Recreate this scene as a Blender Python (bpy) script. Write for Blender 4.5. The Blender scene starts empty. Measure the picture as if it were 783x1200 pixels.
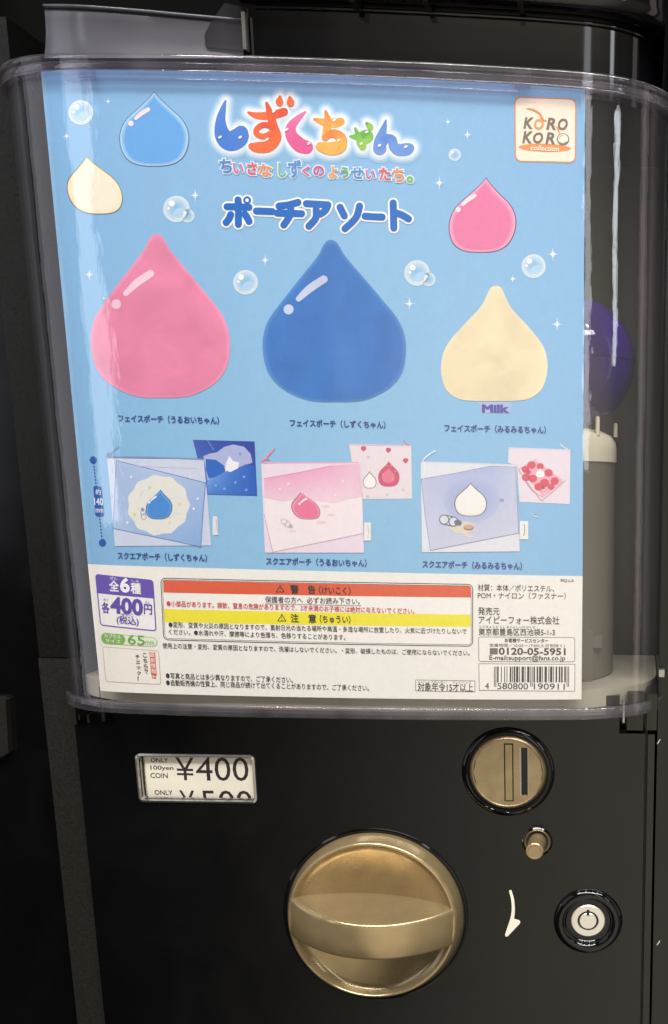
import bpy, bmesh, math, random
from mathutils import Vector, Matrix
random.seed(7)
SC = bpy.context.scene
COL = SC.collection
MM = 0.001
R = math.radians

# ------------------------------------------------------------------ camera
F, PITCH, YAW, ROLL = 1150.0, -0.20095, -0.030164, -0.021961      # pixels of the 783 x 1200 photograph, radians
CAM = Vector((138.612, -486.466, 106.920))                         # millimetres
PPX, PPY = 779.995, 794.204
ROT = Matrix.Rotation(YAW, 3, 'Z') @ Matrix.Rotation(PITCH, 3, 'X') @ Matrix.Rotation(ROLL, 3, 'Y')
cd = bpy.data.cameras.new('camera'); cam = bpy.data.objects.new('camera', cd); COL.objects.link(cam)
cam.matrix_world = Matrix.Translation(CAM * MM) @ (ROT @ Matrix.Rotation(R(90), 3, 'X')).to_4x4()
cd.sensor_fit = 'AUTO'; cd.sensor_width = 36.0; cd.lens = F * 36.0 / 1200.0
cd.shift_x = -(PPX - 391.5) / 1200.0; cd.shift_y = (PPY - 600.0) / 1200.0
cd.clip_start = 0.01; cd.clip_end = 50.0
SC.camera = cam

# ------------------------------------------------------------------ world: a dim arcade hall, darker to the left
W = bpy.data.worlds.new('World'); SC.world = W; W.use_nodes = True
nt = W.node_tree; nt.nodes.clear()
wo = nt.nodes.new('ShaderNodeOutputWorld'); bg = nt.nodes.new('ShaderNodeBackground')
tc = nt.nodes.new('ShaderNodeTexCoord'); sp = nt.nodes.new('ShaderNodeSeparateXYZ')
nt.links.new(tc.outputs['Generated'], sp.inputs[0])
def wmath(op, a, b=None):
    n = nt.nodes.new('ShaderNodeMath'); n.operation = op
    for i, v in enumerate((a, b)):
        if v is None: continue
        if isinstance(v, (int, float)): n.inputs[i].default_value = v
        else: nt.links.new(v, n.inputs[i])
    return n.outputs[0]
front = wmath('MAXIMUM', wmath('MULTIPLY', sp.outputs['Y'], -1.0), 0.05)
ratio = wmath('DIVIDE', sp.outputs['X'], front)
mr = nt.nodes.new('ShaderNodeMapRange'); mr.interpolation_type = 'SMOOTHSTEP'
mr.inputs['From Min'].default_value = -0.50; mr.inputs['From Max'].default_value = 0.05
nt.links.new(ratio, mr.inputs['Value'])
facing = nt.nodes.new('ShaderNodeMapRange'); facing.interpolation_type = 'SMOOTHSTEP'
facing.inputs['From Min'].default_value = -0.1; facing.inputs['From Max'].default_value = 0.6
nt.links.new(wmath('MULTIPLY', sp.outputs['Y'], -1.0), facing.inputs['Value'])
mx = nt.nodes.new('ShaderNodeMix'); mx.data_type = 'RGBA'
mx.inputs[6].default_value = (0.010, 0.011, 0.014, 1); mx.inputs[7].default_value = (1.0, 0.91, 0.72, 1)
upper_ = nt.nodes.new('ShaderNodeMapRange'); upper_.interpolation_type = 'SMOOTHSTEP'     # the hall is darker towards its ceiling
upper_.inputs['From Min'].default_value = 0.05; upper_.inputs['From Max'].default_value = 0.42
upper_.inputs['To Min'].default_value = 1.0; upper_.inputs['To Max'].default_value = 0.10
nt.links.new(sp.outputs['Z'], upper_.inputs['Value'])
aside = nt.nodes.new('ShaderNodeMapRange'); aside.interpolation_type = 'SMOOTHSTEP'
aside.inputs['From Min'].default_value = 0.35; aside.inputs['From Max'].default_value = 1.1
aside.inputs['To Min'].default_value = 1.0; aside.inputs['To Max'].default_value = 0.30
nt.links.new(ratio, aside.inputs['Value'])
nt.links.new(wmath('MULTIPLY', wmath('MULTIPLY', wmath('MULTIPLY', mr.outputs[0], facing.outputs[0]), upper_.outputs[0]), aside.outputs[0]), mx.inputs[0])
nt.links.new(mx.outputs[2], bg.inputs['Color']); bg.inputs['Strength'].default_value = 1.0
nt.links.new(bg.outputs[0], wo.inputs[0])

# ------------------------------------------------------------------ lamps of the hall, and some added for reflections
def area(name, loc, target, sx, sy, power, col):
    l = bpy.data.lights.new(name, 'AREA'); l.shape = 'RECTANGLE'; l.size = sx; l.size_y = sy
    l.energy = power; l.color = col
    o = bpy.data.objects.new(name, l); COL.objects.link(o); o.location = loc
    o.rotation_euler = (Vector(target) - Vector(loc)).to_track_quat('-Z', 'Y').to_euler()
    return o
area('ceiling_lamp', (-0.15, -1.15, 1.65), (0, 0, 0.05), 1.5, 0.4, 47, (1.0, 0.97, 0.93))
for lx_, ly_, lz_ in ((-0.75, -0.75, 1.7), (-0.15, -0.62, 1.75), (0.42, -0.8, 1.7), (0.8, -0.6, 1.7)): area('ceiling_spot', (lx_, ly_, lz_), (0, 0, 0.1), 0.12, 0.12, 3.2, (1.0, 0.96, 0.88))
area('ceiling_lamp', (0.85, -1.0, 1.5), (0, 0, 0.1), 0.9, 0.25, 17, (0.95, 0.97, 1.0))
area('wall_lamp', (1.02, -1.02, 0.50), (0.1, 0, 0.15), 0.11, 0.40, 1.0, (0.86, 0.95, 1.0))
area('glare_lamp', (0.47, -1.25, 0.55), (0, 0, 0.15), 0.10, 0.9, 0.95, (0.92, 0.96, 1.0))  # two lamps added for faint glare strips over the poster, no known sign
area('glare_lamp', (-0.92, -0.92, 0.45), (0, 0, 0.15), 0.16, 0.9, 1.0, (0.9, 0.94, 1.0))
area('side_lamp', (1.25, -0.16, 0.30), (0.15, 0, 0.15), 0.22, 1.3, 0.9, (1.0, 0.84, 0.78))  # two dim lamps added to be reflected in the cover's side walls
area('side_lamp', (-1.1, -0.30, 0.35), (-0.15, 0, 0.15), 0.5, 1.2, 1.7, (0.88, 0.88, 1.0))

SC.view_settings.view_transform = 'Standard'; SC.view_settings.look = 'None'
SC.view_settings.exposure = 0.0; SC.view_settings.gamma = 1.0
SC.cycles.transparent_max_bounces = 48; SC.cycles.max_bounces = 12
SC.cycles.caustics_reflective = False; SC.cycles.caustics_refractive = False

# ------------------------------------------------------------------ helpers
def s2l(c):
    return tuple((v/255/12.92 if v/255 <= 0.04045 else ((v/255+0.055)/1.055)**2.4) for v in c)

def ray(px, py):
    return ROT @ Vector(((px - PPX)/F, 1.0, -(py - PPY)/F))
def at(px, py, y):                      # a measured photo point on the upright plane y (mm)
    d = ray(px, py); t = (y - CAM.y)/d.y
    return CAM + d*t

# front profile of the clear cover in plan, (x, y) in mm; mirrored to the left
PROF = [(0,-21.2),(40,-20.6),(75,-19.2),(100,-17.4),(118,-14.9),(131,-10.2),(141,-3.0),(148.5,7.5),(152.5,20),(154,36),(154,60),(154,105)]
def catmull(P, n=6):
    out = []
    for i in range(len(P)-1):
        p0 = P[max(i-1,0)]; p1 = P[i]; p2 = P[i+1]; p3 = P[min(i+2,len(P)-1)]
        for k in range(n):
            t = k/n; out.append(tuple(0.5*((2*b)+(-a+c)*t+(2*a-5*b+4*c-d)*t*t+(-a+3*b-3*c+d)*t**3) for a,b,c,d in zip(p0,p1,p2,p3)))
    out.append(tuple(P[-1])); return out
HALF = catmull(PROF, 6)
PLAN = [(-x, y) for x, y in reversed(HALF[1:])] + HALF              # left back -> front -> right back
def prof(x):
    x = abs(x)
    for (a, ya), (b, yb) in zip(HALF, HALF[1:]):
        if a <= x <= b and b > a: return ya + (yb-ya)*(x-a)/(b-a)
    return 40.0
def offset_plan(d):                     # outward offset of the plan curve
    P = PLAN; out = []
    for i, p in enumerate(P):
        a = P[max(i-1,0)]; b = P[min(i+1,len(P)-1)]
        t = Vector((b[0]-a[0], b[1]-a[1])).normalized(); n = Vector((t.y, -t.x))
        out.append((p[0]+n.x*d, p[1]+n.y*d))
    return out
GRID = 3.0
def bend(x):                            # the sheet is folded along upright lines every 3 mm, print follows it exactly
    k = math.floor(x/GRID); a, b = prof(k*GRID), prof((k+1)*GRID)
    return a + (b-a)*(x/GRID-k)
SHEET = 2.1                             # poster lies this far behind the cover's outer skin
def on_poster(px, py):
    y = -18.0
    for _ in range(12):
        p = at(px, py, y); y = prof(p.x) + SHEET
    return p.x, p.z
def ppmm(px, py):
    a = on_poster(px, py); b = on_poster(px, py+1); c = on_poster(px+1, py)
    return 1/abs(b[1]-a[1]), 1/abs(c[0]-a[0])

MATS = {}
def mat(name, col, rough=0.5, metal=0.0, spec=0.5, noise=None, bump=None, coat=0.0, trans=0.0, smudge=None):
    """procedural principled material; noise=(scale, amount) mottles the colour, bump=(scale, strength) roughens the surface"""
    m = bpy.data.materials.new(name); m.use_nodes = True; t = m.node_tree; b = t.nodes['Principled BSDF']
    b.inputs['Base Color'].default_value = (*col, 1); b.inputs['Roughness'].default_value = rough
    b.inputs['Metallic'].default_value = metal; b.inputs['Specular IOR Level'].default_value = spec
    b.inputs['Coat Weight'].default_value = coat; b.inputs['Transmission Weight'].default_value = trans
    co = t.nodes.new('ShaderNodeTexCoord')
    if noise:
        n = t.nodes.new('ShaderNodeTexNoise'); n.inputs['Scale'].default_value = noise[0]; n.inputs['Detail'].default_value = 6
        t.links.new(co.outputs['Object'], n.inputs['Vector'])
        k = t.nodes.new('ShaderNodeMapRange'); k.inputs['From Min'].default_value = 0.3; k.inputs['From Max'].default_value = 0.7
        k.inputs['To Min'].default_value = 1-noise[1]; k.inputs['To Max'].default_value = 1+noise[1]
        t.links.new(n.outputs['Fac'], k.inputs['Value'])
        mu = t.nodes.new('ShaderNodeVectorMath'); mu.operation = 'SCALE'; mu.inputs[0].default_value = col
        t.links.new(k.outputs[0], mu.inputs['Scale']); t.links.new(mu.outputs[0], b.inputs['Base Color'])
        r2 = t.nodes.new('ShaderNodeMapRange'); r2.inputs['From Min'].default_value = 0.3; r2.inputs['From Max'].default_value = 0.7
        r2.inputs['To Min'].default_value = max(0.02, rough*0.85); r2.inputs['To Max'].default_value = min(1, rough*1.2)
        t.links.new(n.outputs['Fac'], r2.inputs['Value']); t.links.new(r2.outputs[0], b.inputs['Roughness'])
    if smudge:
        n3 = t.nodes.new('ShaderNodeTexNoise'); n3.inputs['Scale'].default_value = smudge[0]; n3.inputs['Detail'].default_value = 7; n3.inputs['Distortion'].default_value = 1.2
        t.links.new(co.outputs['Object'], n3.inputs['Vector'])
        k3 = t.nodes.new('ShaderNodeMapRange'); k3.inputs['From Min'].default_value = 0.35; k3.inputs['From Max'].default_value = 0.7
        k3.inputs['To Min'].default_value = rough*(1-smudge[1]); k3.inputs['To Max'].default_value = rough*(1+smudge[1])
        t.links.new(n3.outputs['Fac'], k3.inputs['Value']); t.links.new(k3.outputs[0], b.inputs['Roughness'])
    if bump:
        n = t.nodes.new('ShaderNodeTexNoise'); n.inputs['Scale'].default_value = bump[0]; n.inputs['Detail'].default_value = 3
        t.links.new(co.outputs['Object'], n.inputs['Vector'])
        bp = t.nodes.new('ShaderNodeBump'); bp.inputs['Strength'].default_value = bump[1]; bp.inputs['Distance'].default_value = 0.0002
        t.links.new(n.outputs['Fac'], bp.inputs['Height']); t.links.new(bp.outputs[0], b.inputs['Normal'])
    MATS[name] = m; return m

M_PANEL = mat('black_textured_plastic', (0.0016, 0.0016, 0.0020), 0.20, spec=0.5, noise=(900, 0.2), bump=(3000, 0.03), smudge=(16, 0.22))
M_BLACK = mat('black_gloss_plastic', (0.003, 0.003, 0.004), 0.07, spec=0.5, noise=(40, 0.2))
M_SATIN = mat('black_satin_plastic', (0.005, 0.005, 0.006), 0.25, spec=0.5, noise=(900, 0.2), bump=(3000, 0.03))
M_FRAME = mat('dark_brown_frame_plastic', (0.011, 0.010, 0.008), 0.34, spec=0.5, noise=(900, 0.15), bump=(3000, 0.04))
M_POST = mat('shaded_frame_plastic', (0.004, 0.0038, 0.0034), 0.32, spec=0.4, noise=(900, 0.15), bump=(3000, 0.04))  # darker copy of the frame plastic, colours in the dimming up the post
M_GREY = mat('grey_sheen_plastic', (0.085, 0.083, 0.10), 0.22, spec=0.5, noise=(30, 0.12))  # the grey stands in for a bright reflection on a glossy panel
M_GOLD = mat('gold_paint', (0.37, 0.275, 0.145), 0.25, metal=0.55, spec=0.5, noise=(110, 0.06), bump=(2600, 0.02), coat=0.25, smudge=(70, 0.3))
M_BRASS = mat('worn_gold_metal', (0.38, 0.29, 0.165), 0.30, metal=0.7, noise=(140, 0.14), bump=(900, 0.12))
M_STEEL = mat('lock_metal', (0.78, 0.74, 0.66), 0.3, metal=0.55, noise=(150, 0.06))
M_CHROME = mat('chrome_trim', (0.42, 0.41, 0.38), 0.2, metal=0.85, noise=(80, 0.1))
M_CREAM = mat('cream_plastic', (0.68, 0.62, 0.47), 0.42, noise=(45, 0.05))
M_PLATE = mat('plate_plastic', (0.40, 0.365, 0.28), 0.42, noise=(45, 0.06))
M_DRUM = mat('drum_plastic', (0.12, 0.108, 0.08), 0.45, noise=(45, 0.08))
M_BACK = mat('dark_inner_wall', (0.009, 0.008, 0.007), 0.35, noise=(14, 0.3))
M_CARD = mat('price_card', (0.74, 0.69, 0.58), 0.6, noise=(60, 0.04))
M_INK = mat('price_ink', (0.022, 0.012, 0.014), 0.6, noise=(90, 0.1))
M_PAINT = mat('white_paint', (0.82, 0.78, 0.66), 0.5, noise=(90, 0.06))
M_WALL = mat('dark_wall', (0.002, 0.002, 0.002), 0.9, spec=0.05, noise=(5, 0.2))

def plastic_clear(name, tint, haze, rough):
    m = bpy.data.materials.new(name); m.use_nodes = True; t = m.node_tree; t.nodes.clear()
    o = t.nodes.new('ShaderNodeOutputMaterial'); tr = t.nodes.new('ShaderNodeBsdfTransparent'); tr.inputs[0].default_value = (*tint, 1)
    gl = t.nodes.new('ShaderNodeBsdfGlossy'); gl.inputs['Roughness'].default_value = rough; gl.inputs[0].default_value = (1, 1, 1, 1)
    df = t.nodes.new('ShaderNodeBsdfDiffuse'); df.inputs[0].default_value = (0.55, 0.53, 0.56, 1)
    fr = t.nodes.new('ShaderNodeFresnel'); ge = t.nodes.new('ShaderNodeNewGeometry'); io = t.nodes.new('ShaderNodeMapRange')   # the same reflectance from inside and outside
    io.inputs['To Min'].default_value = 1.49; io.inputs['To Max'].default_value = 1/1.49
    t.links.new(ge.outputs['Backfacing'], io.inputs['Value']); t.links.new(io.outputs[0], fr.inputs[0])
    co = t.nodes.new('ShaderNodeTexCoord'); mp = t.nodes.new('ShaderNodeMapping'); mp.inputs['Scale'].default_value = (1, 1, 0.15)
    n = t.nodes.new('ShaderNodeTexNoise'); n.inputs['Scale'].default_value = 60; n.inputs['Detail'].default_value = 5
    t.links.new(co.outputs['Object'], mp.inputs[0]); t.links.new(mp.outputs[0], n.inputs['Vector'])
    k = t.nodes.new('ShaderNodeMapRange'); k.inputs['From Min'].default_value = 0.3; k.inputs['From Max'].default_value = 0.75
    k.inputs['To Min'].default_value = haze*0.5; k.inputs['To Max'].default_value = haze*1.6
    t.links.new(n.outputs['Fac'], k.inputs['Value'])
    bp = t.nodes.new('ShaderNodeBump'); bp.inputs['Strength'].default_value = 0.16; bp.inputs['Distance'].default_value = 0.0012
    n2 = t.nodes.new('ShaderNodeTexNoise'); n2.inputs['Scale'].default_value = 75; n2.inputs['Detail'].default_value = 4
    mp2 = t.nodes.new('ShaderNodeMapping'); mp2.inputs['Scale'].default_value = (1, 1, 0.30)
    t.links.new(co.outputs['Object'], mp2.inputs[0]); t.links.new(mp2.outputs[0], n2.inputs['Vector'])
    t.links.new(n2.outputs['Fac'], bp.inputs['Height']); t.links.new(bp.outputs[0], gl.inputs['Normal'])
    a = t.nodes.new('ShaderNodeMixShader'); b = t.nodes.new('ShaderNodeMixShader')
    t.links.new(k.outputs[0], a.inputs[0]); t.links.new(tr.outputs[0], a.inputs[1]); t.links.new(df.outputs[0], a.inputs[2])
    t.links.new(fr.outputs[0], b.inputs[0]); t.links.new(a.outputs[0], b.inputs[1]); t.links.new(gl.outputs[0], b.inputs[2])
    t.links.new(b.outputs[0], o.inputs[0]); return m
M_CLEAR = plastic_clear('clear_cover_plastic', (0.975, 0.97, 0.975), 0.015, 0.02)
M_RIM = plastic_clear('clear_rim_plastic', (0.90, 0.88, 0.92), 0.045, 0.05)
M_SMOKE = plastic_clear('smoky_tab_plastic', (0.45, 0.45, 0.47), 0.03, 0.05)
M_PURPLE = plastic_clear('purple_capsule_plastic', (0.16, 0.06, 0.46), 0.5, 0.04)
for n in M_PURPLE.node_tree.nodes:
    if n.type == 'BSDF_DIFFUSE': n.inputs[0].default_value = (0.045, 0.010, 0.23, 1)

def ink_material():
    m = bpy.data.materials.new('printed_ink'); m.use_nodes = True; t = m.node_tree; b = t.nodes['Principled BSDF']
    a = t.nodes.new('ShaderNodeVertexColor'); a.layer_name = 'ink'
    co = t.nodes.new('ShaderNodeTexCoord'); n = t.nodes.new('ShaderNodeTexNoise'); n.inputs['Scale'].default_value = 420; n.inputs['Detail'].default_value = 5
    t.links.new(co.outputs['Object'], n.inputs['Vector'])
    k = t.nodes.new('ShaderNodeMapRange'); k.inputs['To Min'].default_value = 0.93; k.inputs['To Max'].default_value = 1.05
    t.links.new(n.outputs['Fac'], k.inputs['Value'])
    mu = t.nodes.new('ShaderNodeVectorMath'); mu.operation = 'SCALE'
    t.links.new(a.outputs[0], mu.inputs[0]); t.links.new(k.outputs[0], mu.inputs['Scale']); t.links.new(mu.outputs[0], b.inputs['Base Color'])
    b.inputs['Roughness'].default_value = 0.5; b.inputs['Specular IOR Level'].default_value = 0.3
    return m
M_PRINT = ink_material()

def plush_material():
    m = M_PRINT.copy(); m.name = 'printed_plush'
    for n in m.node_tree.nodes:
        if n.type == 'TEX_NOISE': n.inputs['Scale'].default_value = 55; n.inputs['Detail'].default_value = 8; n.inputs['Distortion'].default_value = 0.6
        if n.type == 'MAP_RANGE': n.inputs['From Min'].default_value = 0.3; n.inputs['From Max'].default_value = 0.7; n.inputs['To Min'].default_value = 0.88; n.inputs['To Max'].default_value = 1.10
    return m
M_PLUSH = plush_material()
def empty(name, loc=(0, 0, 0)):
    o = bpy.data.objects.new(name, None); COL.objects.link(o); o.location = Vector(loc)*MM; o.empty_display_size = 0.02; return o
def tag(o, label=None, cat=None, group=None, kind=None):
    for k, v in (('label', label), ('category', cat), ('group', group), ('kind', kind)):
        if v: o[k] = v
    return o
def root_of(p):
    v = Vector((0, 0, 0))
    while p is not None: v = v + p.location; p = p.parent
    return v
def link(name, me, parent=None):
    """mesh given in world millimetres -> one object, local to its parent's origin"""
    off = root_of(parent)
    me.transform(Matrix.Translation(-off) @ Matrix.Scale(MM, 4))
    o = bpy.data.objects.new(name, me); COL.objects.link(o)
    if parent is not None: o.parent = parent
    return o
def finish(bm, name, material, parent=None, smooth=None, bevel=None, recalc=True):
    if bevel:
        es = [e for e in bm.edges if len(e.link_faces) == 2 and e.calc_face_angle(0) > R(35)]
        bmesh.ops.bevel(bm, geom=es, offset=bevel[0], offset_type='OFFSET', segments=bevel[1], affect='EDGES', profile=0.5, clamp_overlap=True)
    if recalc: bmesh.ops.recalc_face_normals(bm, faces=bm.faces)
    me = bpy.data.meshes.new(name); bm.to_mesh(me); bm.free(); me.materials.append(material)
    if smooth:
        me.polygons.foreach_set('use_smooth', [True]*len(me.polygons))
        me.set_sharp_from_angle(angle=R(smooth))
    return link(name, me, parent)
def box(bm, x0, x1, y0, y1, z0, z1):
    v = [bm.verts.new((x, y, z)) for z in (z0, z1) for y in (y0, y1) for x in (x0, x1)]
    for f in ((0,1,3,2),(4,6,7,5),(0,4,5,1),(2,3,7,6),(0,2,6,4),(1,5,7,3)): bm.faces.new([v[i] for i in f])
def prism(bm, pts, y0, y1):             # outline (x, z) extruded in y
    a = [bm.verts.new((x, y0, z)) for x, z in pts]; b = [bm.verts.new((x, y1, z)) for x, z in pts]
    bm.faces.new(a); bm.faces.new(list(reversed(b)))
    for i in range(len(pts)):
        j = (i+1) % len(pts); bm.faces.new((a[j], a[i], b[i], b[j]))
def lathe(bm, cx, cz, profile, n=72, close=False):   # profile: (radius, y), turned about the axis through (cx, cz) along y
    rings = []
    for r, y in profile:
        if r < 1e-6: rings.append([bm.verts.new((cx, y, cz))])
        else: rings.append([bm.verts.new((cx + r*math.cos(2*math.pi*k/n), y, cz + r*math.sin(2*math.pi*k/n))) for k in range(n)])
    for a, b in zip(rings, rings[1:]):
        for k in range(n):
            j = (k+1) % n
            if len(a) == 1 and len(b) == 1: continue
            if len(a) == 1: bm.faces.new((a[0], b[j], b[k]))
            elif len(b) == 1: bm.faces.new((a[k], a[j], b[0]))
            else: bm.faces.new((a[k], a[j], b[j], b[k]))
def plan_solid(bm, plan_out, plan_in, z0, z1):       # a wall that follows the plan curve, open at the back
    V = [[bm.verts.new((x, y, z)) for x, y in P] for z in (z0, z1) for P in (plan_out, plan_in)]
    o0, i0, o1, i1 = V; n = len(o0)
    for k in range(n-1):
        bm.faces.new((o0[k], o0[k+1], o1[k+1], o1[k])); bm.faces.new((i0[k+1], i0[k], i1[k], i1[k+1]))
        bm.faces.new((o1[k], o1[k+1], i1[k+1], i1[k])); bm.faces.new((o0[k+1], o0[k], i0[k], i0[k+1]))
    for k in (0, n-1): bm.faces.new((o0[k], o1[k], i1[k], i0[k]))
def sweep(bm, section, x0=-999, x1=999, dy=0):        # closed section of (outward distance, z) carried along the plan curve
    rings = []
    cols = [[p for p in offset_plan(d)] for d, z in section]
    for k in range(len(PLAN)):
        if not x0 <= PLAN[k][0] <= x1: continue
        rings.append([bm.verts.new((cols[i][k][0], cols[i][k][1]+dy, section[i][1])) for i in range(len(section))])
    n = len(section)
    for a, b in zip(rings, rings[1:]):
        for i in range(n):
            j = (i+1) % n; bm.faces.new((a[i], b[i], b[j], a[j]))
    bm.faces.new(list(reversed(rings[0]))); bm.faces.new(rings[-1])
def bull(d0, d1, z0, z1, r, n=5):       # section with a rounded outer side
    out = [(d0, z0)]
    for c0, a0 in (((d1-r, z0+r), -90), ((d1-r, z1-r), 0)):
        out += [(c0[0]+r*math.cos(R(a0+90*k/n)), c0[1]+r*math.sin(R(a0+90*k/n))) for k in range(n+1)]
    return out + [(d0, z1)]
def rrect(x0, x1, z0, z1, r, n=5):
    out = []
    for cx, cz, a in ((x1-r, z1-r, 0), (x0+r, z1-r, 90), (x0+r, z0+r, 180), (x1-r, z0+r, 270)):
        for k in range(n+1): out.append((cx + r*math.cos(R(a+90*k/n)), cz + r*math.sin(R(a+90*k/n))))
    return out
def frame_prism(bm, outer, inner, y0, y1, yi):       # ring between two outlines of equal count, chamfered towards the inside
    n = len(outer)
    A = [bm.verts.new((x, y1, z)) for x, z in outer]; B = [bm.verts.new((x, y0, z)) for x, z in outer]
    mid = [((a[0]+b[0])/2, (a[1]+b[1])/2) for a, b in zip(outer, inner)]
    C = [bm.verts.new((x, y0-0.5, z)) for x, z in mid]; D = [bm.verts.new((x, yi, z)) for x, z in inner]
    for P, Q in ((A, B), (B, C), (C, D)):
        for k in range(n):
            j = (k+1) % n; bm.faces.new((P[k], P[j], Q[j], Q[k]))

# ================================================================== the setting
bm = bmesh.new(); box(bm, -420, 420, 330, 340, -420, 620)
tag(finish(bm, 'wall', M_WALL), kind='structure')

# ================================================================== the capsule machine
XL, XR = -143.5, 143.5
ZLOW = -235.0
machine = empty('capsule_machine', (0, 60, ZLOW))
tag(machine, 'black capsule vending machine with clear cover, gold knob and coin slot', 'vending machine')

# front panel: a grid sheet with the price window and the two latch notches cut out of it
WX0, WX1, WZ0, WZ1 = -113.0, -56.5, -59.6, -37.2
LN = at(725.8, 859.5, 0); LNL = at(135, 850, 0)
KN = (3.2, -122.6, 31.0)
xs = sorted([XL, LNL.x, WX0, WX1, LN.x, XR, KN[0]-KN[2], KN[0]+KN[2]]); zs = sorted([ZLOW, WZ0, WZ1, LN.z, LNL.z, -2.0, KN[1]-KN[2], KN[1]+KN[2]])
def hole(x, z):
    if abs(x-KN[0]) < KN[2] and abs(z-KN[1]) < KN[2]: return True
    return (WX0 < x < WX1 and WZ0 < z < WZ1) or (x > LN.x and z > LN.z) or (x < LNL.x and z > LNL.z)
bm = bmesh.new(); DEP = 9.0
gv = {}
def g(x, y, z):
    k = (round(x, 4), y, round(z, 4))
    if k not in gv: gv[k] = bm.verts.new((x, y, z))
    return gv[k]
cells = {}
for i in range(len(xs)-1):
    for j in range(len(zs)-1):
        if not hole((xs[i]+xs[i+1])/2, (zs[j]+zs[j+1])/2): cells[i, j] = 1
for (i, j) in cells:
    x0, x1, z0, z1 = xs[i], xs[i+1], zs[j], zs[j+1]
    bm.faces.new((g(x0, 0, z0), g(x1, 0, z0), g(x1, 0, z1), g(x0, 0, z1)))
    for (di, dj, a, b) in ((-1, 0, (x0, z1), (x0, z0)), (1, 0, (x1, z0), (x1, z1)), (0, -1, (x0, z0), (x1, z0)), (0, 1, (x1, z1), (x0, z1))):
        if (i+di, j+dj) not in cells:
            bm.faces.new((g(b[0], 0, b[1]), g(a[0], 0, a[1]), g(a[0], DEP, a[1]), g(b[0], DEP, b[1])))
panel = finish(bm, 'front_panel', M_PANEL, machine, bevel=(0.7, 2), smooth=40)
# hollow body behind the panel
bm = bmesh.new(); box(bm, XL-3, XR+4, DEP+6, 180, ZLOW, -3.0)
finish(bm, 'body', M_SATIN, machine, bevel=(1.5, 2))
# posts of the frame at either side
bm = bmesh.new(); P0 = at(60, 900, 4)
box(bm, P0.x, XL-0.7, 3.0, 180, ZLOW, 12)
finish(bm, 'frame_post', M_FRAME, machine, bevel=(1.2, 2), smooth=40)
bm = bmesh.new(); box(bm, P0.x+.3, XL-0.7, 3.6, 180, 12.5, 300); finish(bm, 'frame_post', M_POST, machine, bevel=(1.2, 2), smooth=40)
bm = bmesh.new(); P1 = at(764.8, 1000, 0)
box(bm, XR+1.5, P1.x, 0.6, 180, ZLOW, LN.z-0.6)
finish(bm, 'frame_post', M_FRAME, machine, bevel=(0.8, 2), smooth=40)
# latches that hold the cover
la = at(734.5, 855.5, 0); lb = at(753.5, 855.5, 0)
bm = bmesh.new(); box(bm, la.x, lb.x, -0.4, 8, la.z, -1.0); box(bm, lb.x+1.8, P1.x+0.8, 0.4, 30, la.z, -1.0)
latch = finish(bm, 'latch', M_FRAME, machine, bevel=(0.7, 2), smooth=40)
bm = bmesh.new(); box(bm, LN.x+1.6, LN.x+2.6, 3.0, 9, la.z+3, -3.0)
finish(bm, 'spring', M_CHROME, latch, bevel=(0.3, 2))
bm = bmesh.new(); q = at(122, 845, 3); box(bm, q.x-0.7, q.x+1.0, 2.4, 9, q.z, -2.0)
q2 = at(105, 847, 3); box(bm, q2.x-0.7, q2.x+0.4, 2.4, 9, q2.z, q2.z+4.4); q2 = at(94, 843, 3); box(bm, q2.x-0.4, q2.x+0.3, 2.4, 9, q2.z, q2.z+2.8)
finish(bm, 'latch', M_FRAME, machine, bevel=(0.3, 1))

# ---- price window: bevelled trim, card behind it
win = empty('price_window', (-85, 0, -48)); win.parent = machine; win.location = Vector((-85, 0, -48))*MM - root_of(machine)
bm = bmesh.new()
frame_prism(bm, rrect(-114.6, -54.9, -61.3, -35.6, 2.6), rrect(-112.7, -56.8, -59.3, -37.5, 1.4), -0.9, 0.6, 1.6)
finish(bm, 'trim', M_CHROME, win, smooth=50)
bm = bmesh.new()
pr = []
for k in range(13):                      # gently curved card drum
    t = -1 + 2*k/12; pr.append((2.0 + 1.6*t*t, -48.5 + 19*t))
for (ya, za), (yb, zb) in zip(pr, pr[1:]):
    bm.faces.new([bm.verts.new(p) for p in ((-111.4, ya, za), (-54, ya, za), (-54, yb, zb), (-111.4, yb, zb))])
bmesh.ops.remove_doubles(bm, verts=bm.verts, dist=0.01)
card = finish(bm, 'price_card', M_CARD, win, smooth=60, recalc=False)
bm = bmesh.new()
for i, (x0, x1, yy) in enumerate(((-116, -113.1, 4.2), (-112.9, -112.2, 3.9), (-112.1, -111.5, 3.7))):
    box(bm, x0, x1, yy, yy+3, -68, -30)
finish(bm, 'card_drum', M_CARD, win, bevel=(0.4, 2))

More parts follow.
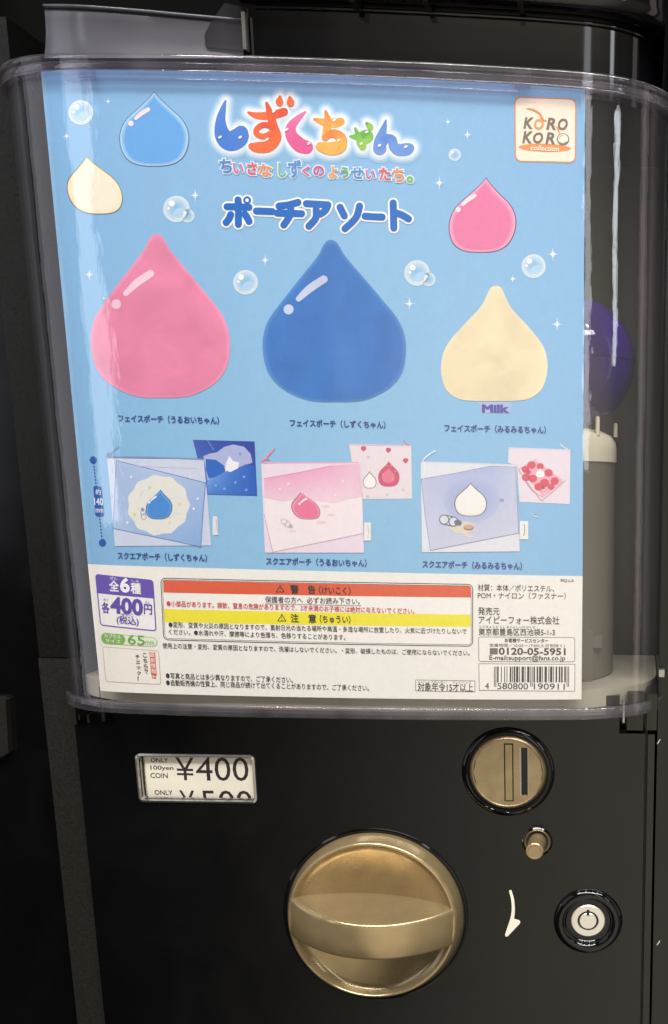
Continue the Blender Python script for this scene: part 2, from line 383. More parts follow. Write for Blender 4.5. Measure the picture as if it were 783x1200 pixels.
# ---- text ------------------------------------------------------------------
def text_mesh(body, bold=0.0, bevel=0.0, shear=0.0, spacing=1.0):
    c = bpy.data.curves.new('t', 'FONT'); c.body = body; c.offset = bold; c.shear = shear; c.space_character = spacing
    c.resolution_u = 3
    if bevel: c.bevel_depth = bevel; c.bevel_resolution = 1
    o = bpy.data.objects.new('t', c); COL.objects.link(o)
    dg = bpy.context.evaluated_depsgraph_get(); me = bpy.data.meshes.new_from_object(o.evaluated_get(dg))
    bpy.data.objects.remove(o); bpy.data.curves.remove(c)
    return me
def fit_text(me, A, B, h):
    """bounding box of the text -> from A to B (x, z) with height h, centred on the line"""
    xs_ = [v.co.x for v in me.vertices]; ys_ = [v.co.y for v in me.vertices]
    x0, x1, y0, y1 = min(xs_), max(xs_), min(ys_), max(ys_)
    L = math.hypot(B[0]-A[0], B[1]-A[1]); ca, sa = (B[0]-A[0])/L, (B[1]-A[1])/L
    out = []
    for v in me.vertices:
        u = (v.co.x-x0)/(x1-x0)*L; w = ((v.co.y-y0)/(y1-y0)-0.5)*h
        out.append((A[0]+u*ca-w*sa, A[1]+u*sa+w*ca, v.co.z))
    return out
def card_text(name, body, a, b, hpx, bold=0.0, parent=win):
    A = at(*a, 2.2); B = at(*b, 2.2); h = abs(at(a[0], a[1]+hpx, 2.2).z - A.z)
    me = text_mesh(body, bold-0.012)
    for v, (x, z, _) in zip(me.vertices, fit_text(me, (A.x, A.z), (B.x, B.z), h)):
        t = (z+48.5)/19; v.co = (x, 2.0+1.6*t*t-0.06, z)
    me.materials.append(M_INK); return link(name, me, parent)
def cx(x, y): return (150+x/4.894, 870+y/4.894)
for s, x0, x1, y0, y1, bo in (('ONLY', 130, 230, 90, 115, .024), ('100yen', 130, 262, 133, 164, .024), ('COIN', 130, 230, 175, 204, .024),
                          ('¥', 275, 380, 88, 216, .012), ('400', 390, 692, 87, 220, .012), ('ONLY', 152, 256, 274, 302, .024), ('¥', 297, 384, 276, 400, .012), ('500', 422, 712, 276, 405, .012)):
    ym = (y0+y1)/2
    card_text('price_lettering', s, cx(x0, ym-1), cx(x1, ym+1), (y1-y0)/4.894, bo, card)

# ---- coin slot
coin = empty('coin_slot'); coin.parent = machine; CXc, CZc = 73.5, -42.9
coin.location = Vector((CXc, 0, CZc))*MM - root_of(machine)
bm = bmesh.new(); lathe(bm, CXc, CZc, [(24.2, 1), (23.6, -0.5), (22.6, -1.8), (21.2, -2.2), (20.2, -1.2), (19.7, 0.8), (19.7, 3)])
finish(bm, 'collar', M_BLACK, coin, smooth=40)
bm = bmesh.new()
N = 64; SL = [(-1.9, 2.9, -15.4, 15.6), (6.9, 10.1, -12.0, 13.4)]
# disc face with two slots: grid of strips clipped by the circle
lathe(bm, CXc, CZc, [(19.6, 3.5), (19.6, -0.2), (18.9, -1.4), (18.0, -1.9), (17.5, -1.6)], N)
ring = [v for v in bm.verts if abs(v.co.y+1.6) < 1e-4]
cut = sorted({x for s in SL for x in s[:2]}); lim = 17.5
def arc_strip(xa, xb, zlo, zhi):         # part of the disc between xa and xb (and zlo..zhi if given)
    n = 10; pts = []
    X = [xa+(xb-xa)*k/n for k in range(n+1)]
    top = [(x, math.sqrt(max(lim*lim-x*x, 0)) if zhi is None else zhi) for x in X]
    bot = [(x, -math.sqrt(max(lim*lim-x*x, 0)) if zlo is None else zlo) for x in X]
    for k in range(n):
        q = [(bot[k]), (bot[k+1]), (top[k+1]), (top[k])]
        vs = []
        for p in q:
            if not vs or (Vector(p)-Vector(vs[-1])).length > 1e-4: vs.append(p)
        if (Vector(vs[0])-Vector(vs[-1])).length < 1e-4: vs.pop()
        if len(vs) >= 3: bm.faces.new([bm.verts.new((CXc+x, -1.6, CZc+z)) for x, z in vs])
prev = -lim
for (a, b, zl, zh) in SL:
    arc_strip(prev, a, None, None); arc_strip(a, b, zh, None); arc_strip(a, b, None, zl); prev = b
    for (p, q) in (((a, zl), (a, zh)), ((a, zh), (b, zh)), ((b, zh), (b, zl)), ((b, zl), (a, zl))):
        bm.faces.new([bm.verts.new((CXc+x, y, CZc+z)) for x, z, y in ((p[0], p[1], -1.6), (q[0], q[1], -1.6), (q[0], q[1], 5), (p[0], p[1], 5))])
arc_strip(prev, lim, None, None)
finish(bm, 'face_plate', M_BRASS, coin, smooth=35, recalc=False)
bm = bmesh.new(); a, b, zl, zh = SL[0]; box(bm, CXc+a+.7, CXc+b-.6, -1.9, 4, CZc+zl+.7, CZc+zh-.7)
finish(bm, 'slot_insert', M_BRASS, coin, bevel=(0.25, 2))
bm = bmesh.new(); box(bm, CXc-3, CXc+11.5, 5.2, 6.4, CZc-16.5, CZc+16.5); finish(bm, 'slot_back', M_WALL, coin)  # near-black sheet stands in for the dark depth of the slots
bm = bmesh.new(); prism(bm, [(CXc+10.2, CZc-12.4), (CXc+10.6, CZc-12.4), (CXc+10.6, CZc+14.0), (CXc+10.2, CZc+14.0)], -2.0, -1.5)
prism(bm, [(CXc+6.0, CZc-12.6), (CXc+6.8, CZc-12.6), (CXc+6.8, CZc+13.8), (CXc+6.0, CZc+13.8)], -2.0, -1.5)
finish(bm, 'slot_edge', M_CHROME, coin, bevel=(0.2, 2))
# ---- coin return button
b0 = at(629.8, 986.5, 0); BX, BZ = b0.x, b0.z
btn = empty('return_button'); btn.parent = machine; btn.location = Vector((BX, 0, BZ))*MM - root_of(machine)
bm = bmesh.new(); lathe(bm, BX, BZ, [(8.1, 0.6), (8.0, -0.3), (7.3, -0.9), (6.9, -0.4), (6.8, 3), (0, 3)], 48)
finish(bm, 'collar', M_BLACK, btn, smooth=40)
bm = bmesh.new(); lathe(bm, BX, BZ, [(6.85, -0.45), (6.6, -0.7), (5.9, -0.2), (5.8, 2.5)], 48); finish(bm, 'bushing', M_BRASS, btn, smooth=40)
bm = bmesh.new(); lathe(bm, BX, BZ, [(4.6, 3), (4.6, -12.6), (4.5, -13.4), (4.0, -13.9), (3.4, -13.9), (3.2, -13.6), (0, -13.5)], 40)
finish(bm, 'plunger', M_GOLD, btn, smooth=35)
# ---- key lock
l0 = at(689.3, 1079, 0); KX, KZ = l0.x, l0.z
lock = empty('key_lock'); lock.parent = machine; lock.location = Vector((KX, 0, KZ))*MM - root_of(machine)
bm = bmesh.new(); lathe(bm, KX, KZ, [(18.4, 0.8), (18.2, -0.8), (17.4, -2.2), (16.0, -3.1), (14.2, -3.2), (12.9, -2.6), (12.2, -1.2), (11.4, 0.2), (9.4, 0.6), (9.2, 3)], 64)
finish(bm, 'collar', M_BLACK, lock, smooth=50)
bm = bmesh.new(); lathe(bm, KX, KZ+.2, [(9.0, 3), (9.0, -0.5), (8.5, -0.9), (5.7, -0.9), (5.5, -0.5), (5.5, 1.6), (4.5, 1.6), (4.5, -0.6), (4.2, -0.9), (0, -0.9)], 56)
finish(bm, 'cylinder', M_STEEL, lock, smooth=35)
bm = bmesh.new(); lathe(bm, KX, KZ+.2, [(5.5, 0.6), (4.5, 0.6)], 48); box(bm, KX-.75, KX+.75, -1.0, 0.2, KZ+3.4, KZ+6.6)
finish(bm, 'keyway', M_BLACK, lock)
# ---- painted arrow
def ar(x, y): p = at(530+x/3.73, 840+y/3.73, 0); return (p.x, p.z)
left = [(246, 760), (256, 800), (257, 845), (252, 880), (241, 912), (229, 953)]; right = [(262, 763), (273, 800), (277, 850), (272, 884), (292, 889), (297, 900), (240, 962)]
left = catmull([(248, 761), (258, 800), (260, 845), (254, 882), (243, 915), (231, 952)], 5); right = catmull([(261, 763), (271, 800), (274, 850), (270, 882)], 5) + [(293, 889), (298, 895), (296, 903), (242, 960)]
bm = bmesh.new()
o_ = [ar(*p) for p in left] + [ar(234, 960)] + [ar(*p) for p in reversed(right)] + [ar(258, 757), (ar(252, 757))]
prism(bm, o_, -0.12, 0.2); finish(bm, 'arrow_mark', M_PAINT, machine)
# ---- tiny screw under the knob and moulding dot
bm = bmesh.new(); q = at(444, 1176, 0); lathe(bm, q.x, q.z, [(0.9, 0.2), (0.8, -0.3), (0, -0.35)], 16); finish(bm, 'pin', M_BLACK, machine, smooth=40)

# ---- turning knob
NX, NZ = 3.2, -122.6
knob = empty('turning_knob'); knob.parent = machine; knob.location = Vector((NX, 0, NZ))*MM - root_of(machine)
bm = bmesh.new(); lathe(bm, NX, NZ, [(48.6, 0.8), (48.2, -0.7), (47.4, -1.1), (46.6, -0.4), (46.4, 4), (40, 4)], 96); finish(bm, 'bezel', M_BLACK, knob, smooth=40)
bm = bmesh.new()
pf = [(46.0, 3.5), (45.9, -0.8), (45.0, -3.6), (43.9, -6.4), (43.3, -7.6), (42.7, -8.2), (42.0, -8.3), (41.4, -7.8), (40.3, -5.2)]
for k in range(1, 15):                   # spherical bowl
    r = 40.3*(1-k/14); pf.append((r, -5.2 + 9.0*(1-(r/40.3)**2)))
lathe(bm, NX, NZ, pf, 96); finish(bm, 'dial', M_GOLD, knob, smooth=45)
bm = bmesh.new(); rows = []; n = 40
for k in range(n+1):                      # grip bar: lens-shaped front standing out of the bowl
    u = -1 + 2*k/n; x = 42.6*u; e = 1-u*u
    yf = -7.4 - 19.0*e**0.9; hw = 10.6-0.9*e; zc = -2.6*e
    yb = -6.0 + 10.8*e
    zt = 0.8 + 4.6*e
    rows.append([(x, yb, zc+hw-1+zt*0.9), (x, yf+3.4+2.0*e, zc+hw+0.1), (x, yf+1.6, zc+hw-0.15), (x, yf+0.7, zc+hw-0.55), (x, yf+0.2, zc+hw-1.3), (x, yf, zc+hw-2.4),
                 (x, yf-0.5*e, zc), (x, yf, zc-hw+1.6), (x, yf+0.8, zc-hw+0.3), (x, yf+2.2, zc-hw), (x, yb, zc-hw-0.8)])
TL_ = R(-3.6)
V = [[bm.verts.new((NX+p[0]*math.cos(TL_)-p[2]*math.sin(TL_), p[1], NZ+p[0]*math.sin(TL_)+p[2]*math.cos(TL_))) for p in r_] for r_ in rows]
for a_, b_ in zip(V, V[1:]):
    for i in range(len(a_)-1): bm.faces.new((a_[i], a_[i+1], b_[i+1], b_[i]))
bm.faces.new(V[0]); bm.faces.new(list(reversed(V[-1])))
finish(bm, 'grip', M_GOLD, knob, smooth=42)

# ---- clear cover
ZB, ZT = -7.0, 276.0
cover = empty('clear_cover'); cover.parent = machine; cover.location = Vector((0, 0, 0)) - root_of(machine)
bm = bmesh.new(); plan_solid(bm, offset_plan(0), offset_plan(-1.5), ZB, ZT)
finish(bm, 'shell', M_CLEAR, cover, smooth=40)
zr0 = at(300, 87, -24).z; zr1 = at(300, 64, -24).z
bm = bmesh.new(); sweep(bm, bull(0.15, 3.4, zr1-3.2, zr1, 1.4)); finish(bm, 'rim', M_RIM, cover, smooth=40)
bm = bmesh.new(); sweep(bm, bull(0.15, 2.2, zr0+1.5, zr1-3.3, 0.4, 3)); finish(bm, 'rim_band', M_RIM, cover, smooth=40)
bm = bmesh.new(); sweep(bm, bull(0.15, 2.9, zr0-0.2, zr0+1.4, 0.7)); finish(bm, 'rim', M_RIM, cover, smooth=40)
zl0 = at(400, 843, -23).z; zl1 = at(400, 829, -23).z
bm = bmesh.new(); sweep(bm, bull(0.15, 2.0, zl0, zl1, 0.9)); finish(bm, 'rim', M_RIM, cover, smooth=40)
# floor of the cover's lip and top flange
for z0, z1, inset in ((ZT-1.8, ZT, 9.0), (ZB-2.0, ZB-0.1, 7.0)):
    bm = bmesh.new(); plan_solid(bm, offset_plan(-1.5), offset_plan(-inset), z0, z1); finish(bm, 'flange', M_RIM, cover, smooth=40)
# moulded clips under the rim
for px, py0, py1, wpx in ((104, 78, 92, 16), (613, 84, 105, 16), (34, 80, 89, 14), (692, 100, 110, 10)):
    y = -18.0
    for _ in range(8): p = at(px, py1, y); y = prof(p.x)
    sx = wpx/2.35/2; zt_ = at(px, py0, y).z
    bm = bmesh.new(); box(bm, p.x-sx, p.x+sx, y-2.2, y-0.2, p.z, zt_); finish(bm, 'clip', M_RIM, cover, bevel=(0.5, 2))
p = at(88, 86, -18); p2 = at(617, 100, -18)
bm = bmesh.new(); sweep(bm, bull(0.15, 1.5, zr0-2.6, zr0-1.5, 0.5), -112, 88); finish(bm, 'rail', M_RIM, cover, smooth=40)

# ---- inside the cover
bm = bmesh.new(); plan_b = [(-1.5+151*math.copysign(abs(math.cos(a))**(2/3.1), math.cos(a)), 52-67.5*abs(math.sin(a))**(2/3.1)) for a in [math.pi-math.pi*k/90 for k in range(91)]]; plan_b = [(-152.5, 98)]+plan_b+[(149.5, 98)]; zt_ = 1.5
top = [bm.verts.new((x, y, zt_)) for x, y in plan_b]; bot = [bm.verts.new((x, y, zt_-9.0)) for x, y in plan_b]
bm.faces.new(top); bm.faces.new(list(reversed(bot)))
for k in range(len(top)):
    j = (k+1) % len(top); bm.faces.new((top[k], bot[k], bot[j], top[j]))
finish(bm, 'base_plate', M_PLATE, machine, smooth=40, bevel=(0.8, 2))
bm = bmesh.new(); box(bm, -152, 152, 100, 112, -3, 290); finish(bm, 'back_wall', M_BACK, machine, bevel=(1, 1))
de = at(722.5, 560, 45); DR = 74.0; DX = de.x-DR; DY = 45.0
def vlathe(bm, cx_, cy_, profile, n=96):
    rings = [[bm.verts.new((cx_+r*math.cos(2*math.pi*k/n), cy_+r*math.sin(2*math.pi*k/n), z)) for k in range(n)] if r > 0 else [bm.verts.new((cx_, cy_, z))] for r, z in profile]
    for a, b in zip(rings, rings[1:]):
        for k in range(n):
            j = (k+1) % n
            if len(b) == 1: bm.faces.new((a[k], a[j], b[0]))
            elif len(a) == 1: bm.faces.new((a[0], b[j], b[k]))
            else: bm.faces.new((a[k], a[j], b[j], b[k]))
zc0 = at(700, 541, DY).z; zc1 = at(690, 499, DY-30).z
DRY = 55.0
drum_m = Matrix.Translation((DX, DY, 0)) @ Matrix.Diagonal((1, 0.68, 1, 1))
bm = bmesh.new(); vlathe(bm, 0, 0, [(DR-0.8, 2.2), (DR-0.8, zc0)]); bmesh.ops.transform(bm, matrix=drum_m, verts=bm.verts)
drum = finish(bm, 'dispenser_drum', M_DRUM, machine, smooth=40)
bm = bmesh.new(); vlathe(bm, 0, 0, [(DR-4, zc0-0.3), (DR, zc0-0.2), (DR, zc1-11), (DR-0.6, zc1-7), (DR-3, zc1-3.6), (DR-8, zc1-1.2), (DR-15, zc1), (0, zc1)]); bmesh.ops.transform(bm, matrix=drum_m, verts=bm.verts)
finish(bm, 'drum_cap', M_CREAM, drum, smooth=40)
for px, py, yy in ((700.5, 488, 25), (721.5, 496, 45)):
    q = at(px, py, yy); bm = bmesh.new(); vlathe(bm, q.x, yy, [(1.1, zc1-4), (1.1, q.z-1), (0.8, q.z), (0, q.z+.2)], 16); finish(bm, 'peg', M_CREAM, drum, smooth=50)
bm = bmesh.new(); q0 = at(683, 776, 20); q1 = at(695, 736, 20)
box(bm, q0.x-8, q1.x, 17, 24, 1.0, q1.z); q2 = at(706, 745, 22); box(bm, q1.x-1, q2.x, 19, 26, q2.z-6, q2.z)
finish(bm, 'bracket', M_DRUM, machine, bevel=(0.8, 2))

# ================================================================== the purple capsule on the drum
CR = 32.5; CYc = 42.0; cc = at(671, 432, CYc); CZ = zc1 + 0.9*CR + 3.2
cap = empty('toy_capsule', (cc.x, CYc, CZ-CR)); tag(cap, 'purple translucent toy capsule half hidden behind the poster', 'capsule')
def half_sphere(lo, hi, r):
    bm = bmesh.new(); vlathe(bm, cc.x, CYc, [(r*math.cos(R(a)), CZ + r*math.sin(R(a))) if abs(a) < 89.9 else (0, CZ + r*math.sin(R(a))) for a in [lo+(hi-lo)*k/16 for k in range(17)]], 48); return bm
finish(half_sphere(2, 90, CR), 'dome', M_PURPLE, cap, smooth=60)
finish(half_sphere(-90, 1.5, CR*0.985), 'cup', M_PURPLE, cap, smooth=60)
# ================================================================== things around it
def up(px, py, y): p = at(px, py, y); return p
# the machine stacked above: black glossy lower housing with a panel coloured grey for its reflection and a latch tab
upper = empty('capsule_machine', (0, 60, 283)); tag(upper, 'glossy black underside of the machine stacked above the clear cover', 'vending machine')
plan_u = [(x*0.985, y*0.9+8) for x, y in PLAN]
x_l = at(53, 30, 12).x; x_s = at(291, 30, 6).x; x_r = at(742, 40, 20).x
def loft(name, layers, material, parent, x0, x1, smooth=35):   # layers: (z, inset) following the rounded plan between x0 and x1
    bm = bmesh.new(); L = []
    for z, d in layers:
        P = [(x, y) for x, y in offset_plan(d)]
        P = [(min(max(x, x0), x1), y) for x, y in P]
        L.append([bm.verts.new((x, y+10, z)) for x, y in P])
    for a, b in zip(L, L[1:]):
        for k in range(len(a)-1):
            f = [a[k], a[k+1], b[k+1], b[k]]
            bm.faces.new(f)
    bm.faces.new(L[-1]); bm.faces.new(list(reversed(L[0])))
    for i in (0, -1):
        for a, b in zip(L, L[1:]): pass
    bmesh.ops.remove_doubles(bm, verts=bm.verts, dist=0.02)
    return finish(bm, name, material, parent, smooth=smooth)
zt1 = at(500, 30, -8).z; zt0 = at(500, 66, 0).z
zt1 += 9
loft('housing', [(zt0-14, -9), (zt1-2, -9)] + [(zt1+6.5-6.5*math.cos(R(a)), -3.2+6.4*math.sin(R(a))) for a in range(-50, 91, 10)] + [(zt1+12, 3.2), (zt1+40, 3.2)], M_BLACK, upper, x_s, 147)
bm = bmesh.new(); sweep(bm, [(-8.4+1.0*math.cos(2*math.pi*k/8), zt1-1.6+1.0*math.sin(2*math.pi*k/8)) for k in range(8)], x_s, 147, 10); finish(bm, 'lip_bead', M_BLACK, upper, smooth=60)
for px in (415, 500, 610):
    q = at(px, 6, -12); bm = bmesh.new(); box(bm, q.x-1.2, q.x+1.2, -15, -5, q.z, q.z+12); finish(bm, 'rib', M_BLACK, upper, bevel=(0.5, 2))
TOPE = catmull([(52, 9), (90, 9.5), (155, 14), (220, 20), (287, 26)], 5); bm = bmesh.new(); fr_, tr_ = [], []
for k, (px, py) in enumerate(TOPE):      # bowed front with a rolled left end
    u = k/(len(TOPE)-1); y = -4 + 22*max(0, 0.28-u)**1.4*2.2 + 7*max(0, u-0.45)**1.6
    a = at(px, py, y); b = at(px, 68, y); fr_.append((a, b, y)); tr_.append((a, y))
cols_ = []
for a, b, y in fr_:
    cols_.append([bm.verts.new((a.x, 60, a.z)), bm.verts.new((a.x, y+1.6, a.z)), bm.verts.new((a.x, y+.5, a.z-.4)), bm.verts.new((a.x, y, a.z-1.4))] + [bm.verts.new((a.x+(b.x-a.x)*t, y+1.2*math.sin(math.pi*t), a.z+(b.z-a.z)*t)) for t in (.2, .45, .7)] + [bm.verts.new((b.x, y, b.z)), bm.verts.new((b.x, 60, b.z))])
for p, q in zip(cols_, cols_[1:]):
    for i in range(len(p)): bm.faces.new((p[i], q[i], q[(i+1) % len(p)], p[(i+1) % len(p)]))
bm.faces.new(list(reversed(cols_[0]))); bm.faces.new(cols_[-1])
finish(bm, 'side_panel', M_GREY, upper, smooth=45)
bm = bmesh.new(); cols_ = []
for a, y in tr_: cols_.append([bm.verts.new((a.x, y-.3+1.0*math.cos(2*math.pi*k/8), a.z+.5+.75*math.sin(2*math.pi*k/8))) for k in range(8)])
for p, q in zip(cols_, cols_[1:]):
    for i in range(8): bm.faces.new((p[i], q[i], q[(i+1) % 8], p[(i+1) % 8]))
bm.faces.new(list(reversed(cols_[0]))); bm.faces.new(cols_[-1])
finish(bm, 'edge_highlight_bead', M_GREY, upper, smooth=60)  # bead added to carry the bright highlight along the panel's top edge
bm = bmesh.new(); box(bm, x_l-60, x_s, 40, 180, 280, 420); finish(bm, 'side_block', M_WALL, upper, bevel=(2, 2))
bm = bmesh.new(); q0 = at(242, 56, -2); q1 = at(289, 10, -2)
prism(bm, [(q0.x, q0.z), (q1.x, q0.z-1), (q1.x, q1.z), (q1.x-9, q1.z+1.5), (q0.x+4, q1.z-5), (q0.x, q1.z-11)], -3, 1.5)
finish(bm, 'latch_tab', M_SMOKE, upper, bevel=(0.8, 2), smooth=40)
bm = bmesh.new(); q0 = at(287, 60, -4); q1 = at(288.6, 16, -4); box(bm, q0.x, q1.x, -6, -3.5, q0.z, q1.z); finish(bm, 'hinge_rod', M_CHROME, upper, bevel=(0.8, 2), smooth=40)  # chrome colour stands in for the highlight on the tab's edge
# neighbours left and right
nl = empty('capsule_machine', (-300, 60, ZLOW)); tag(nl, 'unlit black neighbouring machine at the left edge with a grey latch corner', 'vending machine')
xa = at(40, 600, 30).x
bm = bmesh.new(); box(bm, -420, P0.x-8, 26, 200, ZLOW, 420); finish(bm, 'body', M_PANEL, nl, bevel=(2, 2))
bm = bmesh.new(); q0 = at(10, 882, 22); q1 = at(4, 818, 22); prism(bm, [(q0.x-40, q0.z-5), (q0.x-9, q0.z-5.5), (q0.x, q0.z), (q1.x+1, q1.z-1), (q1.x-1, q1.z), (q0.x-40, q1.z)], 22, 27)
finish(bm, 'latch', M_FRAME, nl, bevel=(1.0, 2))
nr = empty('capsule_machine', (300, 60, ZLOW)); tag(nr, 'black neighbouring machine at the right edge, dark with tiny white paint chips', 'vending machine')
bm = bmesh.new(); box(bm, P1.x+1.6, 420, 14, 200, ZLOW, 420); finish(bm, 'body', M_PANEL, nr, bevel=(2, 2))
for px, py in ((772, 869), (771.5, 1105)):
    q = at(px, py, 14); bm = bmesh.new(); prism(bm, [(q.x-1.0, q.z-1.2), (q.x-.2, q.z-.9), (q.x+1.0, q.z+1.3), (q.x+.5, q.z+1.3)], 13.6, 14.2); finish(bm, 'paint_chip', M_PAINT, nr)
q = at(775.5, 789, 10); bm = bmesh.new(); box(bm, q.x-1.4, q.x+1.4, 9, 15, q.z-1.8, q.z+2.0); finish(bm, 'glint_stud', M_CHROME, nr, bevel=(0.7, 2))  # small chrome piece added in place of a highlight

# ================================================================== the printed poster inside the cover
poster = empty('poster', (-4.5, -15, 0))
tag(poster, 'blue and white printed poster with water drops, pouches and Japanese lettering behind the clear cover', 'poster')
LAY = 0.045
def ink(rgb): return (*s2l(rgb), 1.0)
class Print:
    """flat printed shapes in (x, z) poster millimetres, bent onto the sheet at the end"""
    def __init__(s): s.bm = bmesh.new(); s.c = s.bm.loops.layers.float_color.new('ink'); s.z = 0
    def face(s, pts, lay, cols):
        vs = [s.bm.verts.new((x, -lay*LAY, z)) for x, z in pts]
        area = sum(pts[i][0]*pts[(i+1) % len(pts)][1]-pts[(i+1) % len(pts)][0]*pts[i][1] for i in range(len(pts)))
        if area < 0: vs.reverse()
        if area < 0 and isinstance(cols, list): cols = list(reversed(cols))
        f = s.bm.faces.new(vs)
        for k, l in enumerate(f.loops): l[s.c] = cols[k] if isinstance(cols, list) else cols
        return f
    def px(s, pts, lay, rgb): s.face([on_poster(*p) for p in pts], lay, [ink(c) for c in rgb] if isinstance(rgb, list) else ink(rgb))
    def disc(s, px, py, rx, ry, lay, rgb, rim=None, n=28, ang=0, core=0.0):
        """ellipse; if rim is given the print runs from rgb in the middle to rim at the edge"""
        def q(t, k): 
            u, w = rx*k*math.cos(t), ry*k*math.sin(t); return on_poster(px+u*math.cos(ang)-w*math.sin(ang), py+u*math.sin(ang)+w*math.cos(ang))
        T = [2*math.pi*i/n for i in range(n)]
        if rim is None: s.face([q(t, 1) for t in T], lay, ink(rgb)); return
        ks = [0.02] + [core+(1-core)*j/4 for j in range(0 if core > 0.02 else 1, 5)]; c0, c1 = ink(rgb), ink(rim)
        for a, b in zip(ks, ks[1:]):
            wa = max(0, (a-core)/(1-core))**1.5; wb = max(0, (b-core)/(1-core))**1.5
            ca = tuple(x+(y-x)*wa for x, y in zip(c0, c1)); cb = tuple(x+(y-x)*wb for x, y in zip(c0, c1))
            for i in range(n):
                t0, t1 = T[i], T[(i+1) % n]
                s.face([q(t0, a), q(t1, a), q(t1, b), q(t0, b)], lay, [ca, ca, cb, cb])
    def stroke(s, P, lay, rgb, grow=0.0, rgb2=None, seg=8):
        """P: (px, py, width); a smooth brush stroke of changing width with round ends; rgb2 colours its lower end"""
        C = catmull([tuple(p) for p in P], seg) if len(P) > 2 else [tuple(P[0][i]+(P[1][i]-P[0][i])*k/6 for i in range(3)) for k in range(7)]
        ys = [p[1] for p in C]; y0, y1 = min(ys), max(ys)+1e-3
        def colr(y):
            if rgb2 is None: return ink(rgb)
            w = (y-y0)/(y1-y0); return ink(tuple(a+(b-a)*w for a, b in zip(rgb, rgb2)))
        L, Rr = [], []
        for i, (x, y, w) in enumerate(C):
            a = C[max(i-1, 0)]; b = C[min(i+1, len(C)-1)]
            t = Vector((b[0]-a[0], b[1]-a[1])); t = t.normalized() if t.length > 1e-6 else Vector((1, 0)); h = max(w, 0.3)/2+grow
            L.append((x-t.y*h, y+t.x*h)); Rr.append((x+t.y*h, y-t.x*h))
        dl = 0
        for i in range(len(C)-1):
            q = [L[i], L[i+1], Rr[i+1], Rr[i]]
            dl = i*0.02
            cs = [colr(p[1]) for p in (C[i], C[i+1], C[i+1], C[i])]
            s.face([on_poster(*p) for p in q], lay+dl, cs)
        for j, k in ((0, 0.96), (-1, 1.0)):
            x, y, w = C[j]; h = max(w, 0.3)/2+grow
            s.face([on_poster(x+h*math.cos(2*math.pi*m/18), y+h*math.sin(2*math.pi*m/18)) for m in range(18)], lay+k, colr(y))
        for i in range(1, len(C)-1):     # round joints fill the outside of bends
            x, y, w = C[i]; h = max(w, 0.3)/2+grow
            s.face([on_poster(x+h*math.cos(2*math.pi*m/12), y+h*math.sin(2*math.pi*m/12)) for m in range(12)], lay+0.5+i*0.008+0.004, colr(y))
    def build(s, name, parent=None, cut=True):
        bm = s.bm
        xs_ = [v.co.x for v in bm.verts]; x0, x1 = min(xs_), max(xs_)
        if cut:
            k = math.ceil(x0/GRID)*GRID
            while k < x1:
                bmesh.ops.bisect_plane(bm, geom=bm.verts[:]+bm.edges[:]+bm.faces[:], plane_co=(k, 0, 0), plane_no=(1, 0, 0)); k += GRID
        for v in bm.verts: v.co.y += bend(v.co.x)+SHEET
        bm.normal_update()
        for f in bm.faces:
            if f.normal.y > 0: f.normal_flip()
        me = bpy.data.meshes.new(name); bm.to_mesh(me); bm.free(); me.materials.append(M_PRINT)
        return link(name, me, parent or poster)
def words(name, body, a, b, hpx, rgb, bold=0.0, lay=6, bevel=0.0, shear=0.0, parent=None, spacing=1.0, vertical=False):
    """printed lettering fitted between two photo points (left middle, right middle) with height hpx"""
    me = text_mesh(body, 0.0, max(bevel, bold*0.8), shear, spacing); A, B = on_poster(*a), on_poster(*b)
    h = hpx/ppmm((a[0]+b[0])/2, (a[1]+b[1])/2)[0]
    for v, (x, z, d) in zip(me.vertices, fit_text(me, A, B, h)): v.co = (x, bend(x)+SHEET-lay*LAY-d*0.02, z)
    ca = me.color_attributes.new('ink', 'FLOAT_COLOR', 'POINT'); c = ink(rgb)
    ca.data.foreach_set('color', list(c)*len(me.vertices))
    me.polygons.foreach_set('use_smooth', [False]*len(me.polygons)); me.update()
    me.materials.append(M_PRINT); return link(name, me, parent or poster)

# ---- the sheet: blue picture field above, white notice field below
TL, TR, BL, BR = [on_poster(*p) for p in ((48, 84), (685.6, 105), (118, 809.5), (681.5, 819.5))]
ML, MR = on_poster(103, 661), on_poster(682.8, 675)
def lerp(a, b, t): return tuple(x+(y-x)*t for x, y in zip(a, b))
bm = bmesh.new(); lc = bm.loops.layers.float_color.new('ink')
NXS = 60
def col_at(u, w):                        # printed blue, deeper to the left; the greyer top colours in the cover's reflection
    c = lerp((140, 186, 226), (146, 196, 230), min(1, w*1.3)); e = abs(u-0.55)*1.5
    return ink(lerp(c, (124, 178, 224), min(1, e*e)))
rowsz = [0, .15, .3, .45, .6, .75, .9, 1]
gridv = [[bm.verts.new((*[lerp(lerp(TL, TR, i/NXS), lerp(ML, MR, i/NXS), w)[0], 0.0, lerp(lerp(TL, TR, i/NXS), lerp(ML, MR, i/NXS), w)[1]],)) for i in range(NXS+1)] for w in rowsz]
for r_ in range(len(rowsz)-1):
    for i in range(NXS):
        f = bm.faces.new((gridv[r_+1][i], gridv[r_+1][i+1], gridv[r_][i+1], gridv[r_][i]))
        for l, (u, w) in zip(f.loops, ((i, r_+1), (i+1, r_+1), (i+1, r_), (i, r_))): l[lc] = col_at(u/NXS, rowsz[w])
low = [bm.verts.new((lerp(BL, BR, i/NXS)[0], 0, lerp(BL, BR, i/NXS)[1])) for i in range(NXS+1)]
for i in range(NXS):
    f = bm.faces.new((low[i], low[i+1], gridv[-1][i+1], gridv[-1][i]))
    for l in f.loops: l[lc] = ink((243, 241, 233))
k = math.ceil(-125/GRID)*GRID
